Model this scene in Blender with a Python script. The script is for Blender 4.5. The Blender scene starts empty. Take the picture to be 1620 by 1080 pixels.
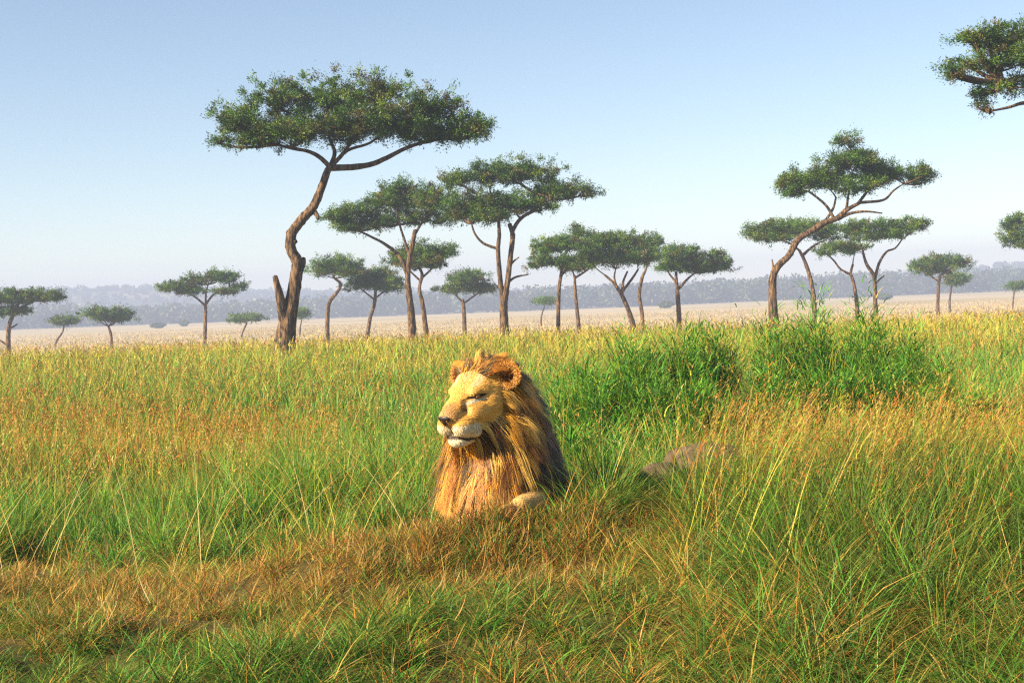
import bpy, bmesh, math, random
import numpy as np
from mathutils import Vector, Matrix

# ------------------------------------------------------------------ camera, world, sun
sc = bpy.context.scene
C = sc.collection
R = math.radians
FPX = 2250.0                      # focal length in photo pixels (photo 1620 x 1080)
EYE = 2.0
PITCH = math.atan(70.0 / FPX)
ROLL = R(2.2)
F_ = Vector((0, math.cos(PITCH), -math.sin(PITCH)))
R0 = Vector((1, 0, 0)); U0 = Vector((0, math.sin(PITCH), math.cos(PITCH)))
RT = R0 * math.cos(ROLL) - U0 * math.sin(ROLL)
UP = R0 * math.sin(ROLL) + U0 * math.cos(ROLL)
cam = bpy.data.objects.new('camera', bpy.data.cameras.new('camera')); C.objects.link(cam)
cam.data.sensor_width = 36.0
cam.data.lens = FPX / 1620 * 36
cam.data.clip_start = 0.05; cam.data.clip_end = 20000
cam.matrix_world = Matrix(((RT.x, UP.x, -F_.x, 0), (RT.y, UP.y, -F_.y, 0), (RT.z, UP.z, -F_.z, EYE), (0, 0, 0, 1)))
sc.camera = cam

SUN_EL = R(28); SUN_AZ = math.atan2(-0.89, -0.46)      # azimuth from +Y towards +X
sd = Vector((math.sin(SUN_AZ) * math.cos(SUN_EL), math.cos(SUN_AZ) * math.cos(SUN_EL), math.sin(SUN_EL)))
sun = bpy.data.objects.new('sun', bpy.data.lights.new('sun', 'SUN')); C.objects.link(sun)
sun.data.energy = 5.0; sun.data.angle = R(0.5); sun.data.color = (1.0, 0.83, 0.55)
sun.rotation_euler = sd.to_track_quat('Z', 'Y').to_euler()
world = bpy.data.worlds.new('World'); sc.world = world; world.use_nodes = True
wn = world.node_tree; world.cycles.sampling_method = 'NONE'
sky = wn.nodes.new('ShaderNodeTexSky'); sky.sky_type = 'NISHITA'; sky.sun_disc = False
sky.sun_elevation = SUN_EL; sky.sun_rotation = SUN_AZ % (2 * math.pi)
sky.altitude = 1200; sky.air_density = 1.0; sky.dust_density = 0.0; sky.ozone_density = 0.7
bg = wn.nodes['Background']; bg.inputs['Strength'].default_value = 0.056
wn.links.new(sky.outputs[0], bg.inputs['Color'])
sc.view_settings.view_transform = 'Standard'; sc.view_settings.look = 'None'
sc.view_settings.gamma = 1.0; sc.view_settings.exposure = 1.55
sc.render.engine = 'CYCLES'
cy = sc.cycles
cy.max_bounces = 6; cy.diffuse_bounces = 3; cy.glossy_bounces = 2; cy.transmission_bounces = 4
cy.volume_bounces = 0; cy.transparent_max_bounces = 8; cy.use_denoising = False
cy.sample_clamp_indirect = 4.0; cy.pixel_filter_type = 'BLACKMAN_HARRIS'; cy.filter_width = 1.3

# ------------------------------------------------------------------ helpers
rng = np.random.default_rng(7)
random.seed(7)

def ray(px, py):
    u = (px - 810) / FPX; v = (540 - py) / FPX
    return F_ + RT * u + UP * v

def at(px, py, Y):
    d = ray(px, py)
    return Vector((0, 0, EYE)) + d * (Y / d.y)

def project(x, y, z):
    """numpy: world points to photo pixels"""
    zz = z - EYE
    f = y * F_.y + zz * F_.z
    u = (x * RT.x + y * RT.y + zz * RT.z) / f
    v = (x * UP.x + y * UP.y + zz * UP.z) / f
    return 810 + FPX * u, 540 - FPX * v

def hash2(i, j, seed):
    n = (i.astype(np.int64) * 374761393 + j.astype(np.int64) * 668265263 + seed * 974711) & 0xFFFFFFFF
    n = ((n ^ (n >> 13)) * 1274126177) & 0xFFFFFFFF
    n = n ^ (n >> 16)
    return (n & 0xFFFF) / 65535.0

def noise(x, y, seed=0):
    xi = np.floor(x); yi = np.floor(y); fx = x - xi; fy = y - yi
    fx = fx * fx * (3 - 2 * fx); fy = fy * fy * (3 - 2 * fy)
    a = hash2(xi, yi, seed); b = hash2(xi + 1, yi, seed); c = hash2(xi, yi + 1, seed); d = hash2(xi + 1, yi + 1, seed)
    return (a * (1 - fx) + b * fx) * (1 - fy) + (c * (1 - fx) + d * fx) * fy

def fbm(x, y, seed=0, o=3):
    t = 0; a = 0.5; s = 0
    for k in range(o):
        t = t + a * noise(x * 2 ** k, y * 2 ** k, seed + k * 17); s += a; a *= 0.5
    return t / s

def sstep(a, b, x):
    t = np.clip((x - a) / (b - a), 0, 1); return t * t * (3 - 2 * t)

HY = [-40, 3, 5, 6.8, 7.8, 10, 14, 20, 45, 60, 90, 130, 220, 400, 900, 1400, 3000]
HZ = [.72, .80, .86, .87, .62, .45, .30, .18, 0, -.25, -.85, -1.65, -2.7, -4.0, -6.5, -7, -8]
def terrain(x, y):
    x = np.asarray(x, float); y = np.asarray(y, float)
    # smooth the break lines a little by averaging three samples
    s = 0.25 + 0.05 * np.maximum(y, 0)
    z = (np.interp(y - s, HY, HZ) + np.interp(y, HY, HZ) + np.interp(y + s, HY, HZ)) / 3
    near = 1 - sstep(9, 30, y)
    z = z - 0.16 * sstep(-0.5, -1.8, x) * sstep(4.6, 6.2, y) * near
    z = z + 0.50 * np.exp(-((x - 2.35) / 1.75) ** 2 - ((y - 13.8) / 1.35) ** 2)
    z = z + 0.085 * np.exp(-((x + 0.07) / 0.7) ** 4 - ((y - 6.7) / 0.8) ** 4)
    z = z + near * (0.10 * (fbm(x * 0.9 + 5, y * 0.9, 3) - 0.5) + 0.03 * (noise(x * 4, y * 4, 9) - 0.5) + 0.13 * (noise(x * 1.9, y * 1.9, 14) - 0.5))
    z = z + sstep(200, 900, y) * 2.0 * (fbm(x / 300, y / 300, 12) - 0.5)
    return z

def mesh_from(name, verts, faces_flat, loop_starts, loop_totals, mat, parent=None, cols=None, smooth=False):
    me = bpy.data.meshes.new(name)
    verts = np.ascontiguousarray(verts, np.float32)
    me.vertices.add(len(verts)); me.vertices.foreach_set('co', verts.ravel())
    me.loops.add(len(faces_flat)); me.loops.foreach_set('vertex_index', np.ascontiguousarray(faces_flat, np.int32))
    me.polygons.add(len(loop_starts))
    me.polygons.foreach_set('loop_start', np.ascontiguousarray(loop_starts, np.int32))
    me.polygons.foreach_set('loop_total', np.ascontiguousarray(loop_totals, np.int32))
    if smooth: me.polygons.foreach_set('use_smooth', np.ones(len(loop_starts), bool))
    me.update(calc_edges=True)
    if cols is not None:
        a = me.attributes.new('Col', 'FLOAT_COLOR', 'POINT')
        cc = np.ones((len(verts), 4), np.float32); cc[:, :3] = cols
        a.data.foreach_set('color', cc.ravel())
    if mat: me.materials.append(mat)
    o = bpy.data.objects.new(name, me); C.objects.link(o)
    if parent: o.parent = parent
    return o

def quads_obj(name, verts, quads, mat, parent=None, cols=None, smooth=False):
    n = len(quads)
    return mesh_from(name, verts, np.asarray(quads).ravel(), np.arange(n) * 4, np.full(n, 4), mat, parent, cols, smooth)

def empty(name, loc, label=None, cat=None, group=None):
    o = bpy.data.objects.new(name, None); C.objects.link(o); o.location = loc
    o.empty_display_size = 0.2
    if label: o['label'] = label
    if cat: o['category'] = cat
    if group: o['group'] = group
    return o

# ------------------------------------------------------------------ materials
def new_mat(name):
    m = bpy.data.materials.new(name); m.use_nodes = True
    nt = m.node_tree; nt.nodes.clear()
    out = nt.nodes.new('ShaderNodeOutputMaterial')
    return m, nt, out

def leaf_mat(name, transl=0.35, gloss=0.05, rough=0.45):
    m, nt, out = new_mat(name)
    N = nt.nodes.new; L = nt.links.new
    col = N('ShaderNodeAttribute'); col.attribute_name = 'Col'
    d = N('ShaderNodeBsdfDiffuse'); t = N('ShaderNodeBsdfTranslucent'); g = N('ShaderNodeBsdfGlossy')
    g.inputs['Roughness'].default_value = rough
    mx = N('ShaderNodeMixShader'); mx.inputs[0].default_value = transl
    m2 = N('ShaderNodeMixShader'); m2.inputs[0].default_value = gloss
    L(col.outputs['Color'], d.inputs['Color']); L(col.outputs['Color'], t.inputs['Color'])
    L(d.outputs[0], mx.inputs[1]); L(t.outputs[0], mx.inputs[2])
    L(mx.outputs[0], m2.inputs[1]); L(g.outputs[0], m2.inputs[2]); L(m2.outputs[0], out.inputs['Surface'])
    return m

def ramp_mat(name, stops, scale, detail=6, rough=0.9, bump=0.0, bscale=None, stretch=(1, 1, 1)):
    m, nt, out = new_mat(name)
    N = nt.nodes.new; L = nt.links.new
    p = N('ShaderNodeBsdfPrincipled'); p.inputs['Roughness'].default_value = rough
    tc = N('ShaderNodeTexCoord'); mp = N('ShaderNodeMapping'); mp.inputs['Scale'].default_value = stretch
    nz = N('ShaderNodeTexNoise'); nz.inputs['Scale'].default_value = scale; nz.inputs['Detail'].default_value = detail
    r = N('ShaderNodeValToRGB')
    while len(r.color_ramp.elements) < len(stops): r.color_ramp.elements.new(0.5)
    for e, (pos, c) in zip(r.color_ramp.elements, stops): e.position = pos; e.color = (*c, 1)
    L(tc.outputs['Object'], mp.inputs[0]); L(mp.outputs[0], nz.inputs['Vector'])
    L(nz.outputs['Fac'], r.inputs[0]); L(r.outputs[0], p.inputs['Base Color'])
    if bump:
        b = N('ShaderNodeBump'); b.inputs['Strength'].default_value = bump; b.inputs['Distance'].default_value = 0.05
        n2 = N('ShaderNodeTexNoise'); n2.inputs['Scale'].default_value = bscale or scale * 3; n2.inputs['Detail'].default_value = 8
        L(mp.outputs[0], n2.inputs['Vector']); L(n2.outputs['Fac'], b.inputs['Height']); L(b.outputs[0], p.inputs['Normal'])
    L(p.outputs[0], out.inputs['Surface'])
    return m

M_grass = leaf_mat('grass_blades', 0.30, 0.02, 0.55)
M_leaf = leaf_mat('acacia_leaves', 0.25, 0.03, 0.5)
M_bark = ramp_mat('acacia_bark', [(0.38, (0.012, 0.008, 0.005)), (0.5, (0.085, 0.048, 0.024)), (0.68, (0.22, 0.13, 0.065))], 5, 9, 0.95, 1.0, 8, (2.4, 2.4, 0.5))
M_ground = ramp_mat('ground_soil', [(0.35, (0.07, 0.05, 0.025)), (0.65, (0.14, 0.12, 0.045))], 3, 8, 1.0, 0.5)
M_hill = ramp_mat('hill_scrub', [(0.40, (0.035, 0.05, 0.03)), (0.52, (0.10, 0.10, 0.05)), (0.62, (0.40, 0.30, 0.18))], 0.006, 8, 1.0)
M_rock = ramp_mat('weathered_stone', [(0.34, (0.045, 0.028, 0.016)), (0.5, (0.13, 0.085, 0.050)), (0.68, (0.24, 0.17, 0.11))], 6, 9, 0.9, 0.9, 14)

# ground: near soil turns into pale dry plain with distance from the grass crest (world-space colour of the place)
def ground_material():
    m, nt, out = new_mat('savanna_soil_and_dry_plain')
    N = nt.nodes.new; L = nt.links.new
    p = N('ShaderNodeBsdfPrincipled'); p.inputs['Roughness'].default_value = 1.0
    p.inputs['Specular IOR Level'].default_value = 0.1
    geo = N('ShaderNodeNewGeometry'); sep = N('ShaderNodeSeparateXYZ'); L(geo.outputs['Position'], sep.inputs[0])
    n1 = N('ShaderNodeTexNoise'); n1.inputs['Scale'].default_value = 2.5; n1.inputs['Detail'].default_value = 8
    n2 = N('ShaderNodeTexNoise'); n2.inputs['Scale'].default_value = 0.035; n2.inputs['Detail'].default_value = 9
    mp = N('ShaderNodeMapping'); mp.inputs['Scale'].default_value = (0.35, 1.0, 1.0)
    L(geo.outputs['Position'], mp.inputs[0]); L(geo.outputs['Position'], n1.inputs['Vector']); L(mp.outputs[0], n2.inputs['Vector'])
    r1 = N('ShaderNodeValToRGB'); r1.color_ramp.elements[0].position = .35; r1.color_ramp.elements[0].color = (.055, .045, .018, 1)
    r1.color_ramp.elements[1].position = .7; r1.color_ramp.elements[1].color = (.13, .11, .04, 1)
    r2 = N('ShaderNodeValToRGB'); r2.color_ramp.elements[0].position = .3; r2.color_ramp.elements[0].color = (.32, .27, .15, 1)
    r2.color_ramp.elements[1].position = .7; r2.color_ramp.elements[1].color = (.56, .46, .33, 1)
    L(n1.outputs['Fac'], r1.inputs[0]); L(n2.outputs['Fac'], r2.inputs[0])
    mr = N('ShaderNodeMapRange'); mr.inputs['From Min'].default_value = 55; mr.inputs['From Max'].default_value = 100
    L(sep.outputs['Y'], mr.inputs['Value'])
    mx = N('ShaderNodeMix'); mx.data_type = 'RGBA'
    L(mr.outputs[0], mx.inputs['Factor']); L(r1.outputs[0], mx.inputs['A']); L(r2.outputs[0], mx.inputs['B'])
    L(mx.outputs['Result'], p.inputs['Base Color']); L(p.outputs[0], out.inputs['Surface'])
    return m
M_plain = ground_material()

# ------------------------------------------------------------------ ground and hills
def build_ground():
    ys = np.concatenate([np.linspace(-40, 2.5, 30), np.linspace(2.6, 16, 150), np.geomspace(16.2, 1950, 190)])
    s = np.linspace(-1, 1, 321); s = np.sign(s) * np.abs(s) ** 1.6
    w = 40 + 1.1 * np.maximum(ys, 0)
    X = w[:, None] * s[None, :]; Y = np.repeat(ys[:, None], len(s), 1); Z = terrain(X, Y)
    V = np.stack([X, Y, Z], -1).reshape(-1, 3)
    nr, ncol = X.shape
    i = np.arange(nr - 1)[:, None] * ncol + np.arange(ncol - 1)[None, :]
    q = np.stack([i, i + 1, i + 1 + ncol, i + ncol], -1).reshape(-1, 4)
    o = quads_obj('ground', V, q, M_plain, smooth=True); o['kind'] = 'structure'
build_ground()

def build_hills():
    x = np.linspace(-2400, 2400, 200); y = np.linspace(1150, 1900, 60)
    X, Y = np.meshgrid(x, y)
    prof = sstep(1150, 1560, Y)
    hgt = np.interp(X, [-2400, -900, -600, -420, -250, 0, 350, 640, 900, 2400], [38, 37, 35, 34, 22, 13, 13, 25, 28, 32])
    Z = -9 + prof * (hgt + 5 * (fbm(X / 160, Y / 300, 31) - 0.5))
    V = np.stack([X, Y, Z], -1).reshape(-1, 3); nc = len(x)
    i = np.arange(len(y) - 1)[:, None] * nc + np.arange(nc - 1)[None, :]
    q = np.stack([i, i + 1, i + 1 + nc, i + nc], -1).reshape(-1, 4)
    o = quads_obj('hills', V, q, M_hill, smooth=True); o['kind'] = 'structure'
build_hills()

# ------------------------------------------------------------------ scattered faces: leaves
def leaf_quads(cent, size, cols, flat=0.5, aspect=0.5, axis=None):
    """one small diamond leaf per centre, random orientation"""
    n = len(cent)
    a = rng.normal(size=(n, 3)); a[:, 2] *= flat
    if axis is not None: a = a * .55 + axis * 1.2
    a /= np.linalg.norm(a, axis=1)[:, None]
    b = rng.normal(size=(n, 3)); b -= a * (a * b).sum(1)[:, None]; b /= np.linalg.norm(b, axis=1)[:, None]
    s = (size * rng.uniform(0.6, 1.4, n))[:, None]
    v = np.stack([cent - a * s, cent + b * s * aspect, cent + a * s, cent - b * s * aspect], 1).reshape(-1, 3)
    q = np.arange(n * 4).reshape(n, 4)
    return v, q, np.repeat(cols, 4, 0)

def tube(points, radii, sides=10, rough=0.0, sub=6, seed=0):
    """smooth tapered tube through points (Catmull-Rom); returns verts, quads"""
    P = np.array([list(p) for p in points], float); r = np.array(radii, float)
    if len(P) > 1:
        Q = np.vstack([2 * P[0] - P[1], P, 2 * P[-1] - P[-2]]); rq = np.concatenate([[r[0]], r, [r[-1]]])
        out = []; ro = []
        for i in range(1, len(Q) - 2):
            for k in range(sub):
                t = k / sub
                out.append(0.5 * ((2 * Q[i]) + (-Q[i - 1] + Q[i + 1]) * t + (2 * Q[i - 1] - 5 * Q[i] + 4 * Q[i + 1] - Q[i + 2]) * t * t + (-Q[i - 1] + 3 * Q[i] - 3 * Q[i + 1] + Q[i + 2]) * t ** 3))
                ro.append(rq[i] * (1 - t) + rq[i + 1] * t)
        out.append(Q[-2]); ro.append(rq[-2])
        P = np.array(out); r = np.array(ro)
    T = np.gradient(P, axis=0); T /= np.linalg.norm(T, axis=1)[:, None] + 1e-9
    ref = np.array([0.3, 1.0, 0.1]); ref /= np.linalg.norm(ref)
    A = np.cross(T, ref); A /= np.linalg.norm(A, axis=1)[:, None] + 1e-9
    B = np.cross(T, A)
    th = np.linspace(0, 2 * np.pi, sides, endpoint=False)
    rr = r[:, None] * np.ones(sides)[None]
    if rough:
        g = np.random.default_rng(seed)
        ridge = g.normal(size=sides) * 0.6
        rr = rr * (1 + rough * (ridge[None] * 0.7 + g.normal(size=rr.shape) * 0.5))
    V = P[:, None] + A[:, None] * (np.cos(th)[None, :, None] * rr[..., None]) + B[:, None] * (np.sin(th)[None, :, None] * rr[..., None])
    V = V.reshape(-1, 3); n = len(P)
    i = np.arange(n - 1)[:, None] * sides + np.arange(sides)[None]
    j = np.arange(n - 1)[:, None] * sides + (np.arange(sides)[None] + 1) % sides
    q = np.stack([i, j, j + sides, i + sides], -1).reshape(-1, 4)
    # close the far end with a small ring drawn in to the axis
    e = V[-sides:]; c = e.mean(0); cap = c + (e - c) * 0.15 + T[-1] * r[-1] * 0.5
    V = np.vstack([V, cap]); m0 = (n - 1) * sides
    k = np.arange(sides); k2 = (k + 1) % sides
    q = np.vstack([q, np.stack([m0 + k, m0 + k2, m0 + sides + k2, m0 + sides + k], -1)])
    return V, q

def join(parts):
    vs, qs, o = [], [], 0
    for v, q in parts:
        vs.append(v); qs.append(q + o); o += len(v)
    return np.vstack(vs), np.vstack(qs)

LEAFPAL = np.array([[.028, .066, .008], [.050, .120, .010], [.085, .170, .014], [.135, .195, .020], [.095, .085, .020]])

def acacia(name, Y, trunk, widths, pads, limbs=(), label='', group='acacia trees across the savanna', n_leaf=1.0, seed=1, tint=1.0, depth=0.85):
    global rng
    rng = np.random.default_rng(seed * 101 + 5)
    k = Y / FPX
    pts = [at(x, y, Y) for x, y in trunk]
    base = Vector((pts[0].x, Y, float(terrain(pts[0].x, Y)) - 0.15))
    if base.z < pts[0].z: pts = [base] + pts; widths = [widths[0] * 1.15] + list(widths)
    root = empty(name, (base.x, base.y, base.z), label, 'tree', group)
    off = Vector(base)
    # gentle depth wander so that the trunk is not a flat curve
    ph = rng.uniform(0, 6); wob = 0.12 * Y / 60
    def wander(p, a): return Vector((p.x, p.y + wob * math.sin(a * 1.7 + ph), p.z))
    pts = [wander(p, i * 0.6) if i else p for i, p in enumerate(pts)]
    radii = [max(w * k * 0.5 * .88, 0.02) for w in widths]
    v, q = tube([p - off for p in pts], radii, 14, 0.10, 6, seed)
    quads_obj('trunk', v, q, M_bark, root, smooth=True)
    tips = [pts[-1]]
    top = pts[-1]
    # crown pads in world space
    W = []
    for p in pads:
        px, py, rx, rz = p[:4]
        c = at(px, py, Y); dy = p[4] if len(p) > 4 else rng.uniform(-0.5, 0.5) * rx * k
        W.append((np.array([c.x, c.y + dy, c.z - .18 * rz * k]), rx * k, rz * k))
    W += [(np.array([c[0], c[1] + rng.choice([-1, 1]) * rx * rng.uniform(.7, 1.3), c[2] + rng.uniform(-.3, .2) * rz]), rx * 0.8, rz * 0.8) for c, rx, rz in W[::2]]
    n_limb = 0
    alltips = []
    for L in limbs:
        lp = [at(x, y, Y) for x, y in L[0]]; m = len(lp)
        dy = rng.uniform(-1, 1) * 0.25 * (lp[-1] - lp[0]).length
        lp = [Vector((p.x, p.y + dy * (i / max(m - 1, 1)), p.z)) for i, p in enumerate(lp)]
        lp[0] = Vector((lp[0].x, pts[np.argmin([(pp - lp[0]).length for pp in pts])].y, lp[0].z))
        w0, w1 = L[1]
        rad = [max((w0 + (w1 - w0) * i / (m - 1)) * k * 0.5, 0.012) for i in range(m)]
        v, q = tube([p - off for p in lp], rad, 8, 0.08, 5, seed + n_limb)
        quads_obj('limb', v, q, M_bark, root, smooth=True); n_limb += 1
        alltips += [np.array(p) for p in lp[1:]]
    alltips.append(np.array(top))
    # branches from the nearest limb node to each pad, kept as limbs too
    w_end = widths[-1]
    for c, rx, rz in W:
        low = c - np.array([0, 0, rz * 0.35])
        d = [np.linalg.norm((low - t) * np.array([1, 1, 1.6])) for t in alltips]
        s = alltips[int(np.argmin(d))]
        L_ = low - s
        if np.linalg.norm(L_) < 0.3: continue
        mid = s + L_ * 0.5 + np.array([rng.uniform(-.1, .1), rng.uniform(-.1, .1), -0.06]) * np.linalg.norm(L_)
        end = low + np.array([rng.uniform(-.3, .3) * rx, 0, 0.4 * rz])
        r0 = max(w_end * k * 0.5 * 0.55, 0.025)
        parts = [tube([s, mid, low, end], [r0, r0 * .7, r0 * .45, r0 * .2], 6, 0.05, 4, seed)]
        for b in range(9):      # twigs fork off the branch inside the pad
            e = c + np.array([rng.uniform(-.8, .8) * rx, rng.uniform(-.8, .8) * rx, rng.uniform(-.5, .6) * rz])
            st = mid * 0.35 + low * 0.65 if b % 2 else low
            m2 = (st + e) / 2 + rng.normal(size=3) * 0.08 * np.linalg.norm(e - st)
            parts.append(tube([st, m2, e], [r0 * .34, r0 * .24, r0 * .1], 4, 0, 3))
        v, q = join(parts)
        quads_obj('limb', v - np.array(off), q, M_bark, root, smooth=True)
    # foliage: small sprays of leaves in layered pads
    cents, cols, axes = [], [], []
    lsz = 0.023 + 0.00040 * Y
    for c, rx, rz in W:
        area = rx * rx * depth
        nc = int(.82 * max(8, 26 * rx * rz / (0.35 * lsz * 10) / 1.0 * 0.55 + 6 * area / 0.6))
        d = rng.normal(size=(nc, 3)); d /= np.linalg.norm(d, axis=1)[:, None]
        r = rng.uniform(0, 1, nc) ** 0.42
        q = d * r[:, None]
        q[:, 2] = np.where(q[:, 2] < 0, q[:, 2] * 0.8, q[:, 2] * 1.05)
        fray = 1 + 0.22 * rng.normal(size=nc)
        cc = c + q * np.array([rx, rx * depth, rz]) * fray[:, None]
        nl = int(150 * n_leaf); nt = 8
        sp = rng.uniform(.5, 1.35, nc) * (0.26 + 0.0022 * Y)
        tw = rng.normal(size=(nc, nt, 3)) * np.array([1, 1, .55]) + np.array([0, 0, .35]) + (cc - c)[:, None] / rx * .9
        tw /= np.linalg.norm(tw, axis=2)[..., None]
        ti = rng.integers(0, nt, (nc, nl)); along = rng.uniform(.05, 1, (nc, nl, 1)) * sp[:, None, None]
        L_ = cc[:, None] + tw[np.arange(nc)[:, None], ti] * along + rng.normal(size=(nc, nl, 3)) * (.11 * sp[:, None, None] + .02)
        pal = LEAFPAL[rng.choice(5, nc, p=[.22, .30, .24, .12, .12])]
        col = pal[:, None] * rng.uniform(.75, 1.3, (nc, nl, 1)) * rng.uniform(.75, 1.3, (nc, 1, 1)) * tint * 1.0
        cents.append(L_.reshape(-1, 3)); cols.append(col.reshape(-1, 3)); axes.append(tw[np.arange(nc)[:, None], ti].reshape(-1, 3))
    cents = np.vstack(cents); cols = np.vstack(cols)
    v, q, cv = leaf_quads(cents - np.array(off), lsz, cols, 0.55, 0.34, np.vstack(axes))
    quads_obj('crown', v, q, M_leaf, root, cv)
    return root

exec_trees = []
acacia('acacia_tree', 52, [(449, 552), (457, 500), (466, 452), (471, 416), (461, 394), (462, 370), (476, 349), (496, 325), (509, 295), (518, 272), (524, 262)],
       [40, 28, 23, 21, 18, 17, 17, 16, 14, 12, 11],
       [(385, 192, 42, 24), (440, 158, 50, 28), (470, 205, 60, 26), (510, 146, 62, 28), (560, 190, 70, 34), (600, 142, 55, 24), (640, 185, 60, 32), (690, 168, 44, 24), (735, 198, 38, 20), (690, 212, 48, 16), (752, 207, 24, 14), (346, 222, 22, 7), (410, 222, 40, 12)],
       [([(450, 512), (444, 470), (437, 437)], (20, 8)),
        ([(466, 385), (459, 374), (456, 366)], (13, 9)), ([(468, 440), (478, 418), (479, 408)], (14, 7)), ([(497, 335), (502, 342), (503, 347)], (9, 5)),
        ([(522, 266), (555, 264), (585, 259), (610, 248), (640, 232), (668, 222), (705, 215)], (11, 4)),
        ([(522, 264), (506, 249), (488, 240), (465, 236), (440, 230)], (8, 4)),
        ([(523, 264), (529, 241), (521, 220), (514, 195)], (8, 4)),
        ([(524, 264), (546, 240), (561, 215), (577, 190)], (8, 4)),
        ([(526, 262), (550, 238), (585, 226), (610, 205)], (6, 3))],
       'largest acacia with a crooked dark trunk and wide flat crown, taller than every other tree', seed=1)
acacia('acacia_tree', 75, [(798, 526), (797, 480), (803, 445), (808, 402), (811, 372), (806, 354)], [17, 14, 10, 9, 9, 8],
       [(725, 283, 28, 11), (770, 272, 42, 16), (812, 268, 46, 16), (850, 272, 38, 14), (880, 298, 42, 15), (925, 303, 28, 9), (758, 318, 50, 20), (815, 322, 50, 18), (728, 333, 28, 12), (852, 322, 32, 11), (775, 342, 36, 11)],
       [([(797, 485), (791, 440), (788, 396), (790, 372), (789, 350), (792, 330)], (9, 4)), ([(809, 368), (824, 346), (850, 331), (872, 315)], (7, 3)),
        ([(788, 394), (765, 385), (752, 371), (746, 354)], (5, 3)), ([(799, 452), (814, 439), (836, 434)], (5, 2)), ([(806, 421), (813, 413), (821, 407)], (4, 2))],
       'tall two-stemmed acacia with a dead branch low on its right side', seed=2)
acacia('acacia_tree', 82, [(653, 532), (650, 490), (645, 445), (647, 412), (652, 390), (657, 364)], [16, 13, 10, 9, 9, 7],
       [(540, 342, 26, 13), (577, 333, 32, 15), (618, 313, 42, 17), (642, 296, 26, 11), (682, 318, 38, 20), (650, 343, 38, 12), (600, 350, 32, 10), (700, 345, 24, 11), (558, 356, 32, 9)],
       [([(646, 440), (632, 406), (610, 387), (590, 376), (565, 364)], (7, 3)), ([(648, 405), (640, 380), (632, 355), (628, 335)], (5, 3)), ([(654, 375), (668, 352), (684, 336)], (5, 3))],
       'acacia with an orange trunk and one long limb reaching left', seed=3)
acacia('acacia_tree', 95, [(675, 532), (669, 482), (664, 456), (668, 436), (664, 424)], [10, 8, 6, 6, 5],
       [(640, 404, 28, 12), (680, 398, 38, 14), (665, 414, 42, 11), (706, 398, 18, 8)],
       [([(666, 445), (652, 432), (640, 418)], (4, 2)), ([(667, 440), (680, 428), (690, 415)], (4, 2))],
       'lower twisted acacia standing directly behind the orange-trunked one', seed=4)
acacia('acacia_tree', 120, [(518, 536), (519, 492), (522, 476), (533, 462), (538, 449), (529, 440)], [9, 7, 7, 6, 6, 4],
       [(530, 418, 42, 12), (508, 428, 24, 8), (556, 428, 24, 9)], [], 'small acacia with an S-bent trunk right of the largest tree', seed=5, n_leaf=.8)
acacia('acacia_tree', 122, [(581, 536), (586, 502), (592, 481), (594, 458)], [8, 6, 6, 5],
       [(590, 438, 42, 14), (570, 450, 28, 11), (616, 450, 24, 11)], [([(592, 474), (580, 464), (570, 456)], (3, 2)), ([(593, 472), (606, 462), (616, 454)], (3, 2))],
       'small acacia with a straight slanting trunk, between the S-bent one and the orange trunk', seed=6, n_leaf=.8)
acacia('acacia_tree', 140, [(735, 524), (734, 492), (732, 474)], [8, 7, 6],
       [(740, 438, 33, 11), (724, 455, 38, 7), (766, 457, 20, 6), (746, 450, 28, 9)], [([(734, 480), (750, 468), (762, 460)], (3, 2)), ([(734, 480), (722, 468), (712, 460)], (3, 2))],
       'short hazy acacia left of the two-stemmed tree', seed=7, n_leaf=.8)
acacia('acacia_tree', 100, [(883, 516), (884, 460), (888, 431), (892, 405)], [8, 7, 6, 4],
       [(868, 388, 30, 11), (858, 410, 26, 9), (900, 384, 32, 12), (916, 364, 17, 10), (895, 412, 28, 8), (846, 420, 14, 5)],
       [([(887, 436), (904, 419), (916, 408)], (5, 2)), ([(889, 425), (876, 412), (862, 404)], (4, 2))],
       'light green acacia with a raised tuft, leftmost of the touching clump', seed=8, n_leaf=.9, tint=1.15)
acacia('acacia_tree', 112, [(915, 513), (911, 472), (909, 436)], [7, 6, 5],
       [(922, 414, 30, 9), (942, 408, 28, 10), (906, 420, 22, 8)], [([(909, 440), (925, 430), (938, 420)], (4, 2))], 'dark acacia with a thin bare trunk, second from the left of the touching clump', seed=9, n_leaf=.8)
acacia('acacia_tree', 105, [(1001, 513), (990, 481), (980, 461), (970, 447), (957, 435)], [10, 8, 7, 5, 4],
       [(950, 383, 34, 16), (986, 378, 38, 14), (975, 404, 48, 14), (1010, 404, 33, 13), (930, 402, 24, 11)],
       [([(984, 466), (986, 446), (993, 429)], (5, 3)), ([(985, 460), (1000, 441), (1010, 426)], (5, 3)), ([(976, 456), (972, 440), (974, 425)], (4, 2))],
       'leaning acacia whose trunk forks into a fan, middle of the touching clump', seed=10, n_leaf=.9)
acacia('acacia_tree', 122, [(1016, 498), (1012, 466), (1016, 440), (1022, 426)], [7, 6, 6, 4],
       [(1030, 383, 24, 11), (1030, 405, 26, 12)], [], 'acacia with a crooked pale trunk tucked behind the leaning fan-shaped one', seed=11, n_leaf=.8)
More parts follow.
